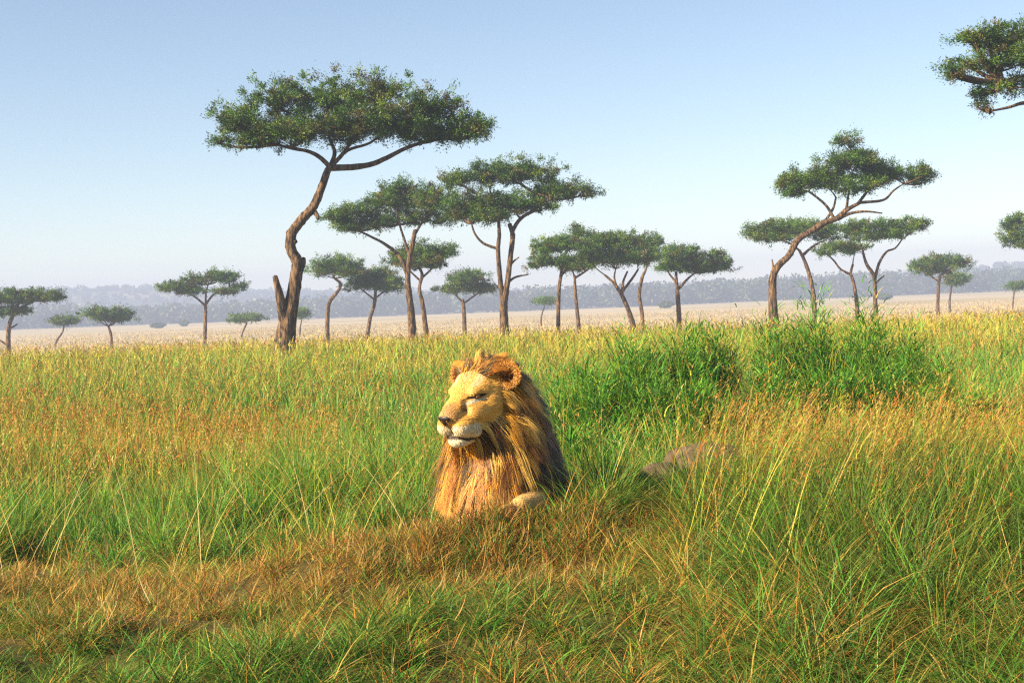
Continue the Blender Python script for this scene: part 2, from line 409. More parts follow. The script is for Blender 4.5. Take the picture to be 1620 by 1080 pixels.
acacia('acacia_tree', 115, [(1074, 502), (1072, 470), (1070, 445), (1070, 430)], [9, 8, 6, 5],
       [(1070, 400, 30, 12), (1100, 408, 38, 14), (1137, 415, 28, 13), (1136, 400, 11, 7), (1058, 420, 24, 8), (1112, 424, 42, 6)],
       [([(1073, 457), (1088, 441), (1099, 432)], (5, 2)), ([(1072, 450), (1062, 437), (1056, 428)], (4, 2))],
       'acacia with a short upright trunk, rightmost of the touching clump', seed=12, n_leaf=.9)
acacia('acacia_tree', 68, [(1224, 502), (1223, 458), (1224, 437), (1231, 421), (1246, 406), (1255, 391), (1265, 377), (1287, 364), (1306, 352), (1323, 346), (1339, 332), (1362, 320)],
       [17, 14, 13, 12, 11, 11, 11, 11, 11, 9, 8, 5],
       [(1255, 286, 24, 14), (1286, 279, 32, 15), (1316, 284, 38, 16), (1333, 224, 22, 11), (1337, 256, 38, 15), (1368, 250, 32, 15), (1392, 269, 33, 16), (1420, 274, 33, 15), (1448, 277, 22, 12), (1350, 294, 38, 13), (1252, 304, 18, 8), (1460, 285, 13, 9)],
       [([(1325, 347), (1344, 338), (1368, 335), (1393, 338)], (6, 2)), ([(1320, 347), (1309, 327), (1296, 314), (1280, 302)], (5, 3)),
        ([(1338, 334), (1341, 315), (1344, 300)], (5, 3)), ([(1355, 324), (1373, 302), (1380, 285)], (5, 3)), ([(1360, 321), (1396, 317), (1410, 303), (1425, 292)], (5, 2)),
        ([(1224, 438), (1223, 420), (1222, 410)], (4, 2)), ([(1300, 358), (1318, 332), (1325, 312)], (5, 3))],
       'acacia leaning far right on a sinuous orange trunk behind the bushy mound', seed=13)
acacia('acacia_tree', 100, [(1288, 480), (1287, 460), (1280, 430), (1272, 410), (1264, 396)], [8, 7, 7, 6, 5],
       [(1200, 365, 22, 10), (1236, 358, 34, 11), (1270, 360, 38, 12), (1312, 371, 28, 9), (1226, 374, 38, 7)],
       [([(1270, 404), (1285, 391), (1298, 383)], (5, 2)), ([(1266, 398), (1252, 386), (1238, 380)], (4, 2))],
       'flat topped acacia partly hidden behind the leaning sinuous trunk', seed=14, n_leaf=.9)
acacia('acacia_tree', 106, [(1355, 486), (1351, 450), (1347, 433), (1350, 418)], [7, 6, 5, 4],
       [(1320, 390, 28, 6), (1352, 394, 28, 9), (1302, 400, 15, 4)], [([(1347, 434), (1330, 426), (1318, 411), (1306, 401)], (4, 2))],
       'thin acacia with sparse drooping foliage under the leaning tree', seed=15, n_leaf=.7)
acacia('acacia_tree', 100, [(1386, 484), (1384, 452), (1381, 435), (1370, 418), (1365, 398)], [8, 7, 7, 6, 4],
       [(1364, 358, 34, 10), (1400, 356, 28, 9), (1441, 357, 23, 9), (1380, 374, 34, 7), (1416, 369, 28, 7)],
       [([(1383, 441), (1392, 416), (1405, 398), (1420, 392), (1433, 377)], (5, 2)), ([(1385, 450), (1392, 442), (1400, 436)], (3, 2))],
       'forked acacia with two curving pale limbs, right of the leaning tree', seed=16, n_leaf=.9)
acacia('acacia_tree', 150, [(1484, 486), (1484, 452), (1486, 436)], [6, 6, 5],
       [(1464, 420, 24, 9), (1490, 411, 26, 9), (1510, 415, 17, 9), (1480, 427, 28, 5)], [([(1485, 446), (1472, 436), (1462, 428)], (3, 2))],
       'small rounded acacia standing alone in the plain at far right', seed=17, n_leaf=.8)
acacia('acacia_tree', 190, [(1503, 478), (1505, 452)], [4, 3], [(1508, 440, 19, 11)], [], 'dark low tree close behind the small rounded acacia', seed=18, n_leaf=.6)
acacia('acacia_tree', 110, [(1652, 492), (1650, 440), (1640, 402)], [9, 8, 6],
       [(1606, 349, 17, 11), (1602, 375, 18, 13), (1640, 358, 38, 20), (1628, 386, 36, 8), (1665, 372, 30, 14)], [([(1640, 404), (1625, 396), (1612, 390)], (4, 2))],
       'acacia cut off by the right edge at mid height, only its left tufts seen', seed=19, n_leaf=.9)
acacia('acacia_tree', 44, [(1735, 520), (1728, 400), (1715, 280), (1706, 190)], [34, 26, 22, 18],
       [(1535, 60, 24, 14), (1566, 50, 30, 16), (1602, 58, 34, 24), (1540, 96, 28, 13), (1506, 116, 20, 11), (1580, 100, 38, 20), (1560, 145, 24, 10), (1602, 132, 28, 15), (1642, 80, 40, 40), (1660, 130, 40, 24), (1700, 90, 50, 38), (1552, 170, 15, 7), (1760, 110, 50, 34)],
       [([(1706, 195), (1660, 166), (1620, 164), (1590, 172), (1562, 178)], (9, 3)), ([(1706, 190), (1672, 150), (1630, 122), (1585, 128)], (8, 3)), ([(1704, 185), (1690, 140), (1660, 100)], (8, 3))],
       'nearest acacia crown hanging into the top right corner', seed=20)
acacia('acacia_tree', 125, [(14, 566), (15, 522), (20, 502), (28, 484)], [9, 8, 7, 5],
       [(20, 468, 28, 11), (56, 468, 33, 11), (90, 469, 13, 7), (14, 494, 22, 6), (36, 490, 10, 5), (-22, 474, 30, 12)],
       [([(14, 548), (4, 540), (-8, 534)], (4, 2)), ([(16, 520), (22, 516), (27, 512)], (3, 2)), ([(22, 498), (40, 484), (56, 476)], (4, 2))],
       'acacia at the far left edge with two foliage tiers', seed=21, n_leaf=.9)
acacia('acacia_tree', 190, [(87, 555), (90, 540), (98, 526), (100, 516)], [4, 4, 3, 3], [(98, 507, 25, 6)], [], 'faint hazy acacia just right of the far left tree', seed=22, n_leaf=.6)
acacia('acacia_tree', 160, [(177, 555), (175, 530), (170, 516)], [5, 5, 4], [(164, 496, 27, 8), (195, 494, 17, 6), (176, 503, 28, 5)], [], 'small dark umbrella acacia third from the left', seed=23, n_leaf=.7)
acacia('acacia_tree', 135, [(323, 552), (324, 502), (325, 480)], [7, 6, 5],
       [(275, 453, 25, 7), (310, 443, 24, 8), (341, 436, 27, 7), (376, 452, 17, 4), (360, 440, 17, 6), (300, 460, 28, 6), (356, 461, 24, 4)],
       [([(325, 484), (310, 471), (296, 464)], (4, 2)), ([(325, 482), (336, 467), (350, 459), (362, 455)], (4, 2)), ([(325, 480), (326, 464), (330, 450)], (4, 2))],
       'slender acacia with an open airy crown left of the largest tree', seed=24, n_leaf=.75)
acacia('acacia_tree', 200, [(380, 545), (384, 526), (390, 511)], [3, 3, 3], [(390, 503, 25, 5)], [], 'tiny flat acacia between the slender tree and the largest trunk', seed=25, n_leaf=.6)
acacia('acacia_tree', 200, [(474, 522), (477, 506)], [3, 2], [(478, 496, 13, 7)], [], 'tiny hazy tree peeping out beside the largest trunk', seed=26, n_leaf=.5)
acacia('acacia_tree', 220, [(856, 502), (861, 486)], [3, 2], [(862, 476, 18, 5)], [], 'tiny hazy tree left of the touching clump', seed=27, n_leaf=.5)
acacia('acacia_tree', 220, [(1601, 480), (1603, 462)], [3, 3], [(1606, 452, 17, 6)], [], 'tiny dark tree at the right edge below the cut off crown', seed=28, n_leaf=.5)

def plain_bush(px, py, Y, rx, rz, label, seed):
    global rng
    rng = np.random.default_rng(seed)
    k = Y / FPX; p = at(px, py, Y); z = float(terrain(p.x, Y))
    root = empty('bush', (p.x, Y, z), label, 'bush', 'dark bushes dotted over the pale plain')
    q = []
    for i in range(5):
        e = np.array([rng.uniform(-.6, .6) * rx * k, rng.uniform(-.5, .5) * rx * k, rz * k * rng.uniform(.5, 1)])
        q.append(tube([(0, 0, -.2), e * .5 + np.array([0, 0, .1]), e], [.09, .06, .02], 5, 0, 3))
    v, f = join(q); quads_obj('stem', v, f, M_bark, root)
    n = 1600; d = rng.normal(size=(n, 3)); d /= np.linalg.norm(d, axis=1)[:, None]
    c = d * rng.uniform(.3, 1, (n, 1)) ** .5 * (.7 + .6 * noise(d[:, 0] * 2 + seed, d[:, 2] * 2, 5))[:, None] * np.array([rx * k, rx * k, rz * k]) + np.array([0, 0, rz * k * .9])
    v, f, cv = leaf_quads(c, .28, LEAFPAL[rng.integers(0, 5, n)] * .8, 1, .5)
    quads_obj('foliage', v, f, M_leaf, root, cv)
plain_bush(249, 514, 560, 12, 5, 'low dark bush on the plain below the slender open acacia', 5)
plain_bush(291, 506, 620, 9, 5, 'small bush at the forest foot left of the slender open acacia trunk', 6)
plain_bush(1054, 474, 560, 14, 6, 'low bush on the plain left of the short upright acacia trunk', 7)
plain_bush(1400, 456, 560, 16, 6, 'low bush at the forest foot right of the forked acacia', 8)

# ------------------------------------------------------------------ far forest and ridge woods (one mass each)
def build_woods(name, n, yr, xw, hr, per, leaf, seed, base_fn):
    global rng
    rng = np.random.default_rng(seed)
    y = rng.uniform(*yr, n); x = rng.uniform(-1, 1, n) * (xw * y)
    z = base_fn(x, y); h = rng.uniform(*hr, n) * (0.65 + 0.6 * fbm(x / 60, y / 60, seed))
    w = h * rng.uniform(.35, .7, n)
    d = rng.normal(size=(n, per, 3)); d /= np.linalg.norm(d, axis=2)[..., None]
    q = d * rng.uniform(.3, 1, (n, per, 1)) ** 0.5
    c = np.stack([x, y, z + h * .52], -1)[:, None] + q * np.stack([w, w, h * .52], -1)[:, None]
    pal = np.array([[.03, .06, .03], [.05, .085, .035], [.08, .10, .045], [.06, .07, .04]])[rng.integers(0, 4, n)]
    col = pal[:, None] * rng.uniform(.7, 1.35, (n, per, 1))
    v, qq, cv = leaf_quads(c.reshape(-1, 3), leaf, col.reshape(-1, 3), 1.0, 0.7)
    o = quads_obj(name, v, qq, M_leaf, None, cv); o['kind'] = 'stuff'
    o['label'] = 'hazy dark belt of woodland across the far plain'; o['category'] = 'forest'
    return o
build_woods('forest', 2600, (820, 1120), 0.52, (9, 15), 90, 1.1, 41, lambda x, y: terrain(x, y))
def hillz(x, y):
    prof = sstep(1150, 1560, y)
    hgt = np.interp(x, [-2400, -900, -600, -420, -250, 0, 350, 640, 900, 2400], [38, 37, 35, 34, 22, 13, 13, 25, 28, 32])
    return -9 + prof * hgt
o = build_woods('ridge_woods', 1400, (1380, 1640), 0.5, (4, 9), 60, 1.2, 43, hillz)
o['label'] = 'faint blue treeline along the distant ridge'
rng = np.random.default_rng(77)

# ------------------------------------------------------------------ grass
def blades(roots, h, w, az, lean, curve, cols, S, tipcol=None, twist=None):
    """curved tapering blades; returns verts, quads as tri/quad arrays"""
    n = len(roots)
    t = np.linspace(0, 1, S + 1)
    pos = np.zeros((n, S + 1, 3)); pos[:, 0] = roots
    dirx = np.stack([np.sin(az), np.cos(az)], -1)
    for i in range(1, S + 1):
        th = lean + curve * ((i - 0.5) / S)
        st = np.concatenate([dirx * np.sin(th)[:, None], np.cos(th)[:, None]], 1) * (h / S)[:, None]
        pos[:, i] = pos[:, i - 1] + st
    fa = az + np.pi / 2 + (rng.normal(size=n) * 0.9 if twist is None else twist)
    side = np.stack([np.sin(fa), np.cos(fa), np.zeros(n)], -1)
    wt = (1 - t ** 1.8) * (0.75 + 0.5 * np.minimum(t * 3, 1)) / 1.25
    V = np.zeros((n, 2 * S + 1, 3), np.float32)
    for i in range(S):
        o = side * (w * wt[i] * 0.5)[:, None]
        V[:, 2 * i] = pos[:, i] - o; V[:, 2 * i + 1] = pos[:, i] + o
    V[:, 2 * S] = pos[:, S]
    K = 2 * S + 1
    fq = []
    for i in range(S - 1): fq += [2 * i, 2 * i + 1, 2 * i + 3, 2 * i + 2]
    fq += [2 * S - 2, 2 * S - 1, 2 * S]
    loops = (np.array(fq)[None] + (np.arange(n) * K)[:, None]).ravel()
    tot = np.tile(np.array([4] * (S - 1) + [3]), n)
    if tipcol is None: tipcol = cols
    CC = np.zeros((n, K, 3), np.float32)
    for i in range(S + 1):
        f = t[i] ** 1.5
        c = cols * (1 - f) + tipcol * f
        if i < S: CC[:, 2 * i] = c; CC[:, 2 * i + 1] = c
        else: CC[:, 2 * S] = c
    return V.reshape(-1, 3), loops, tot, CC.reshape(-1, 3), pos

class Blades:
    def __init__(s): s.V, s.L, s.T, s.C, s.n = [], [], [], [], 0
    def add(s, b):
        s.V.append(b[0]); s.L.append(b[1] + s.n); s.T.append(b[2]); s.C.append(b[3]); s.n += len(b[0])
    def build(s, name, label, cat='grass'):
        T = np.concatenate(s.T); st = np.concatenate([[0], np.cumsum(T)[:-1]])
        o = mesh_from(name, np.vstack(s.V), np.concatenate(s.L), st, T, M_grass, None, np.vstack(s.C))
        o['kind'] = 'stuff'; o['label'] = label; o['category'] = cat
        return o

def sample_xy(n, y0, y1, p, wide=0.47, add=1.0):
    """roots with density per square metre falling as y**-p"""
    g = np.linspace(y0, y1, 4000); w = (wide * g + add) * g ** -p
    c = np.cumsum(w); c /= c[-1]
    y = np.interp(rng.uniform(0, 1, n), c, g)
    x = rng.uniform(-1, 1, n) * (wide * y + add)
    return x, y

GREEN = np.array([.058, .250, .030]); LIME = np.array([.16, .35, .028]); YELLOW = np.array([.44, .41, .045])
STRAW = np.array([.52, .35, .085]); TAN = np.array([.46, .25, .065]); RUST = np.array([.46, .16, .032]); BROWN = np.array([.12, .060, .022])
DKGREEN = np.array([.020, .095, .013]); PALE = np.array([.60, .46, .20]); OLIVE = np.array([.17, .17, .030])

def lip(px):
    """photo row where the dry ledge in front begins"""
    return np.interp(px, [-400, 0, 300, 500, 640, 760, 880, 1000, 1150, 1300, 1620, 2000], [905, 905, 893, 866, 838, 838, 850, 840, 900, 960, 1000, 1010])

LION = at(785, 861, 6.5)
def lion_clear(x, y):
    """True where the lion lies (kept free of roots)"""
    dx = (x - LION.x); dy = (y - LION.y)
    body = ((dx - 0.05) / 0.30) ** 2 + ((dy - 0.75) / 1.0) ** 2 < 1
    arms = (np.abs(dx - 0.02) < 0.26) & (dy > -0.24) & (dy < 0.4)
    return body | arms

def fields(x, y):
    z = terrain(x, y); px, py = project(x, y, z)
    n1 = fbm(x * 0.55, y * 0.55, 51); n2 = fbm(x * 1.7, y * 1.7, 61); n3 = noise(x * 5, y * 5, 71)
    ledge = sstep(-25, 25, py - lip(px) + (n2 - .5) * 90)
    right = sstep(1020, 1180, px + (n2 - .5) * 160) * sstep(640, 700, py) * (1 - .0 * ledge)
    orange = sstep(640, 700, py + (n1 - .5) * 120) * (1 - sstep(770, 840, py + (n2 - .5) * 90)) * (1 - sstep(420, 640, px + (n1 - .5) * 200))
    far = 1 - sstep(575, 660, py + (px - 810) * 0.06)
    return z, px, py, n1, n2, n3, ledge, right, orange, far

def pick(cols, wts):
    """random palette colour per row; wts (n,k)"""
    wts = np.maximum(wts, 1e-4); c = np.cumsum(wts, 1); c /= c[:, -1:]
    r = rng.uniform(0, 1, len(wts))[:, None]
    return np.array(cols)[(r > c).sum(1).clip(0, len(cols) - 1)]

def base_grass():
    G = Blades()
    for (n, y0, y1, p, S) in ((300000, 3.3, 7.0, 0.6, 4), (230000, 7.0, 16, 1.5, 4), (270000, 16, 63, 1.6, 2)):
        x, y = sample_xy(n, y0, y1, p)
        # tufts: pull part of the roots together
        k = rng.uniform(0, 1, n) < 0.78
        cell = 0.17 + 0.012 * y
        gx = (np.floor(x / cell) + hash2(np.floor(x / cell), np.floor(y / cell), 5)) * cell
        gy = (np.floor(y / cell) + hash2(np.floor(x / cell), np.floor(y / cell), 6)) * cell
        x = np.where(k, gx + (x - gx) * 0.38, x); y = np.where(k, gy + (y - gy) * 0.38, y)
        keep = ~lion_clear(x, y)
        x, y = x[keep], y[keep]; n = len(x)
        z, px, py, n1, n2, n3, ledge, right, orange, far = fields(x, y)
        h = 0.20 + 0.46 * n1 * (.6 + .8 * n2) + 0.14 * far
        h = h * (1 - ledge) + ledge * (0.085 + 0.10 * n2 + .07 * sstep(.5, .7, n1))
        mound = np.exp(-(((x - 2.35) / 2.0) ** 2 + ((y - 13.2) / 2.1) ** 2) ** 2)
        h = h * (1 - .55 * mound)
        rockfront = np.exp(-((px - 1095) / 95) ** 4 - ((py - 800) / 55) ** 4); h = h * (1 - .2 * rockfront)
        h = h * (1 - right) + right * (0.30 + 0.22 * n2)
        # short where the lion would be hidden
        front = np.exp(-((px - 775) / 130) ** 2) * (py > 800)
        h = h * (1 - 0.20 * front)
        h = h * rng.uniform(.55, 1.35, n) * (0.75 + .5 * n3)
        w = np.maximum(0.0044, 0.00072 * y) * rng.uniform(.6, 1.5, n) * (1 - .2 * ledge)
        low = sstep(940, 1010, py + (n2 - .5) * 120)
        mid = (1 - far) * (1 - ledge) * (1 - orange) * (1 - right)
        band = ledge * np.exp(-((py - lip(px) - 45) / 65) ** 2) * sstep(.30, .58, n2 * .6 + n3 * .4)      # the dry lip itself, in patches
        low = np.maximum(low, ledge * (1 - band) * sstep(.35, .6, n1 + .25 * (n2 - .5)))
        rp = ledge * sstep(.46, .62, fbm(x * 1.3 + 9, y * 1.6 + 4, 131)) * (1 - .5 * sstep(300, 900, px) * (1 - band))
        h = h * (1 - .35 * rp)
        rl = right * sstep(780, 900, py + (n2 - .5) * 140)
        orange = orange * sstep(.25, .55, n2 * .55 + n3 * .25 + .2 * n1)
        W = np.stack([
            1.7 * mid + .75 * far + .75 * orange + .75 * ledge * (1 - .75 * rp) + .9 * right + .6 * low,      # green
            .85 * mid + .85 * far * (n1 + .2) + .50 * orange + .32 * ledge + .45 * right + .15 * low,          # lime
            .18 * mid * n1 + .80 * far + .35 * orange + .10 * ledge + .18 * right * (1 - .7 * rl),               # yellow
            .08 * mid + .20 * far + .30 * orange + 1.2 * band + .16 * ledge + .6 * rp + .12 * right * (1 - .7 * rl),       # straw
            .06 * mid + .10 * far + .35 * orange + .70 * band + .16 * ledge * (1 - .5 * low) + 1.0 * rp + .08 * right,       # tan
            .07 * mid + .14 * far + .50 * orange + .50 * band * n1 * 1.6 + .14 * ledge * (1 - .6 * low) + .75 * rp + .08 * right, # rust
            .06 * mid + .06 * far + .08 * orange + .5 * ledge * n2 * n2 + .20 * right + .15 * low,            # brown
            .55 * mid * (1 - n1) + .15 * far + .20 * orange + 1.2 * low + .75 * right + 1.5 * rl + .30 * ledge,  # dark green; extra at lower right paints in deep shade
            .12 * mid + .25 * orange + .7 * ledge + .25 * right], 1)
        c = pick([GREEN, LIME, YELLOW, STRAW, TAN, RUST, BROWN, DKGREEN, OLIVE], W)
        c = c * rng.uniform(.65, 1.3, (n, 1)) * (1 + rng.normal(size=(n, 3)) * .06)
        c = c * (1 - .0 * mound[:, None]); dk = (rng.uniform(0, 1, n) < mound * .75)[:, None]; c = np.where(dk, DKGREEN * rng.uniform(.7, 1.4, (n, 1)), c)  # darkened blades put shade into the gaps between the domes
        tip = c * .82 + .18 * (YELLOW * .6 + STRAW * .4)
        az = rng.uniform(0, 2 * np.pi, n)
        lean = np.abs(rng.normal(size=n)) * .30 + ledge * rng.uniform(.1, 1.15, n)
        curve = rng.uniform(.0, 1.0, n) ** 1.0 * 1.7 + ledge * .4 + far * .2
        G.add(blades(np.stack([x, y, z - .01], -1), h, w, az, lean, curve, c, S, tip))
    n = 9000
    x = LION.x + rng.uniform(-.55, .6, n); y = 6.5 + rng.uniform(-.62, -.19, n) - .25 * ((x - LION.x) / .5) ** 2 * 0
    z = terrain(x, y); m1 = noise(x * 9, y * 9, 15)
    c = pick([TAN, STRAW, RUST, GREEN, DKGREEN, BROWN, YELLOW], np.stack([.9 * m1, .6 * m1, .45 * m1, .7 * (1 - m1) + .2, .4 + 0 * m1, .45 + 0 * m1, .2 + 0 * m1], 1)) * rng.uniform(.65, 1.2, (n, 1))
    h = rng.uniform(.05, .15, n) * (.6 + .7 * m1) * np.where(np.abs(x - LION.x - .15) < .08, .85, 1.15)
    G.add(blades(np.stack([x, y, z - .01], -1), h, rng.uniform(.003, .0055, n), rng.uniform(0, 6.28, n), np.abs(rng.normal(size=n)) * .35, rng.uniform(.2, 1.5, n), c, 4))
    G.build('savanna_grass', 'green and yellow grass covering the whole near field')
base_grass()

def dead_straw():
    """matted dry stems lying on the ledge in front of the lion"""
    G = Blades()
    n = 60000
    x, y = sample_xy(n, 3.3, 7.4, 0.4)
    z, px, py, n1, n2, n3, ledge, right, orange, far = fields(x, y)
    low = sstep(930, 1020, py + (n2 - .5) * 160)
    keep = (rng.uniform(0, 1, n) < (ledge * np.exp(-((py - lip(px) - 45) / 70) ** 2) * sstep(.35, .6, n2) * 1.3 + .20 * ledge) * (1 - .4 * low) * (.35 + n2) + .25 * right * (py > 800)) & ~lion_clear(x, y)
    x, y, z, n2, n1 = x[keep], y[keep], z[keep], n2[keep], n1[keep]; n = len(x)
    c = pick([STRAW, TAN, RUST, BROWN, PALE, OLIVE], np.stack([.6 + 0 * n2, .9 + 0 * n2, .5 * n1 + .1, .8 + 0 * n2, .2 * n2, .8 + 0 * n2], 1)) * rng.uniform(.55, 1.2, (n, 1))
    h = rng.uniform(.04, .15, n)
    az = rng.uniform(0, 2 * np.pi, n)
    G.add(blades(np.stack([x, y, z + rng.uniform(0, .07, n)], -1), h, np.full(n, .0036) * rng.uniform(.6, 1.4, n), az, rng.uniform(.5, 1.55, n), rng.normal(size=n) * .6, c, 3))
    G.build('dry_matted_grass', 'tan dead grass matted on the ledge before the lion')
dead_straw()

def stalks(G, x, y, h, w, az, lean, curve, c, headcol, heads=12, hl=0.045, head_p=1.0, S=4, start=.72):
    z = terrain(x, y); n = len(x)
    b = blades(np.stack([x, y, z], -1), h, w, az, lean, curve, c, S)
    # stalks keep their width up to the tip
    G.add(b)
    pos = b[4]
    sel = rng.uniform(0, 1, n) < head_p
    m = sel.sum()
    if not m: return
    P = pos[sel]; hh = h[sel]; yy = y[sel]
    for k in range(heads):
        t = start + (1 - start) * (k + rng.uniform(0, 1, m)) / heads
        f = t * S; i = np.minimum(f.astype(int), S - 1); fr = (f - i)[:, None]
        r = P[np.arange(m), i] * (1 - fr) + P[np.arange(m), i + 1] * fr
        L = hl * rng.uniform(.5, 1.5, m) * (1.15 - .6 * (t - start) / (1 - start)) * np.clip(hh / .7, .6, 1.3)
        ww = np.maximum(.0045, .0007 * yy) * rng.uniform(.7, 1.5, m)
        cc = headcol[sel] * rng.uniform(.7, 1.3, (m, 1))
        G.add(blades(r, L, ww, az[sel] + rng.normal(size=m) * .9, rng.uniform(.15, .8, m) + lean[sel], rng.uniform(.2, 1.2, m), cc, 2))

def seeding_grass():
    G = Blades()
    # 1 rusty panicles in the left and middle field
    n = 30000
    x, y = sample_xy(n, 7.2, 40, 1.3)
    z, px, py, n1, n2, n3, ledge, right, orange, far = fields(x, y)
    keep = (rng.uniform(0, 1, n) < .16 + .75 * orange + .40 * far) & ~lion_clear(x, y) & (ledge < .5)
    x, y, orange, far = x[keep], y[keep], orange[keep], far[keep]; n = len(x)
    hc = pick([RUST, TAN, STRAW], np.stack([.9 * orange + .2, .6 + 0 * far, .3 + .5 * far], 1))
    c = pick([YELLOW, STRAW, LIME], np.ones((n, 3)))
    stalks(G, x, y, rng.uniform(.42, .78, n) * (1 - .15 * far), np.maximum(.0026, .00040 * y), rng.uniform(0, 6.28, n), np.abs(rng.normal(size=n)) * .16, rng.uniform(0, .9, n), c, hc, 9, .04, .9, 4)
    # 2 tall straw on the right, leaning to the right
    n = 9000
    y = rng.uniform(4.9, 9.5, n); x = rng.uniform(0.35, 4.6, n)
    z, px, py, n1, n2, n3, ledge, right, orange, far = fields(x, y)
    keep = rng.uniform(0, 1, n) < sstep(1010, 1240, px + (n1 - .5) * 200) * sstep(.22, .55, n1 * .5 + n2 * .5) * 1.5 * (1 - .45 * np.exp(-((px - 1095) / 95) ** 4 - ((py - 800) / 60) ** 4)) * (.25 + .75 * sstep(5.2, 6.2, y))
    x, y, px, n1 = x[keep], y[keep], px[keep], n1[keep]; n = len(x)
    hc = pick([STRAW, TAN, RUST, YELLOW], np.stack([.5 + 0 * n1, .9 + 0 * n1, .8 + 0 * n1, .35 + 0 * n1], 1)) * .85
    c = pick([YELLOW, STRAW, LIME, TAN], np.stack([.9 + 0 * n1, .6 + 0 * n1, 1.1 + 0 * n1, .4 + 0 * n1], 1)) * rng.uniform(.6, 1.15, (n, 1))
    stalks(G, x, y, rng.uniform(.28, .85, n) * (.6 + .8 * n1), rng.uniform(.0032, .0062, n), np.pi / 2 + rng.normal(size=n) * .6, np.abs(rng.normal(size=n)) * .22 + .12, rng.uniform(.05, .6, n), c, hc, 16, .042, .75, 5, .58)
    # 3 yellow fringe along the far crest
    n = 20000
    x, y = sample_xy(n, 32, 75, .6)
    n1 = fbm(x * .15, y * .15, 81)
    hc = pick([STRAW, TAN, YELLOW, RUST], np.stack([.8 + 0 * n1, .4 + 0 * n1, .9 + 0 * n1, .15 + 0 * n1], 1))
    c = pick([YELLOW, STRAW, LIME], np.stack([1 + 0 * n1, .5 + 0 * n1, .6 * n1 + .1], 1))
    stalks(G, x, y, rng.uniform(.4, 1.0, n) * (.55 + .9 * n1), np.maximum(.003, .0006 * y), rng.uniform(0, 6.28, n), np.abs(rng.normal(size=n)) * .2, rng.uniform(0, .8, n), c, hc, 3, .12, .7, 3, .7)
    # 4 a few long loose stems with arched tops left of the lion and over the mound
    n = 420
    x, y = sample_xy(n, 7.0, 13, 1.0, .40, .2)
    keep = ~lion_clear(x, y) & ((x < LION.x - .35) | (x > LION.x + .5)); x, y = x[keep], y[keep]; n = len(x)
    c = pick([STRAW, PALE, YELLOW], np.ones((n, 3)))
    stalks(G, x, y, rng.uniform(.7, 1.0, n), np.full(n, .0042), rng.choice([-1.2, 1.5], n) + rng.normal(size=n) * .6, rng.uniform(.2, .55, n), rng.uniform(.3, 1.0, n), c, c, 8, .03, .6, 6, .8)
    G.build('seeding_grass', 'tall straw grass with rusty seed heads standing in the field')
seeding_grass()

def dry_plain_tufts():
    G = Blades()
    n = 90000
    x, y = sample_xy(n, 60, 420, 1.5, .46, 4)
    z = terrain(x, y)
    h = rng.uniform(.15, .45, n) * (.5 + noise(x * .08, y * .08, 21)); nr_ = sstep(110, 62, y)
    c = pick([PALE, np.array([.45, .36, .23]), TAN, YELLOW], np.stack([.35 + 0 * y, 1.3 + 0 * y, .2 + 0 * y, .05 + 1.2 * nr_], 1)) * rng.uniform(.8, 1.05, (n, 1))
    G.add(blades(np.stack([x, y, z], -1), h, np.minimum(.0007 * y, .12), rng.uniform(0, 6.28, n), np.abs(rng.normal(size=n)) * .3, rng.uniform(0, .8, n), c, 2))
    G.build('dry_plain_grass', 'pale dry grass of the open plain below the trees')
dry_plain_tufts()

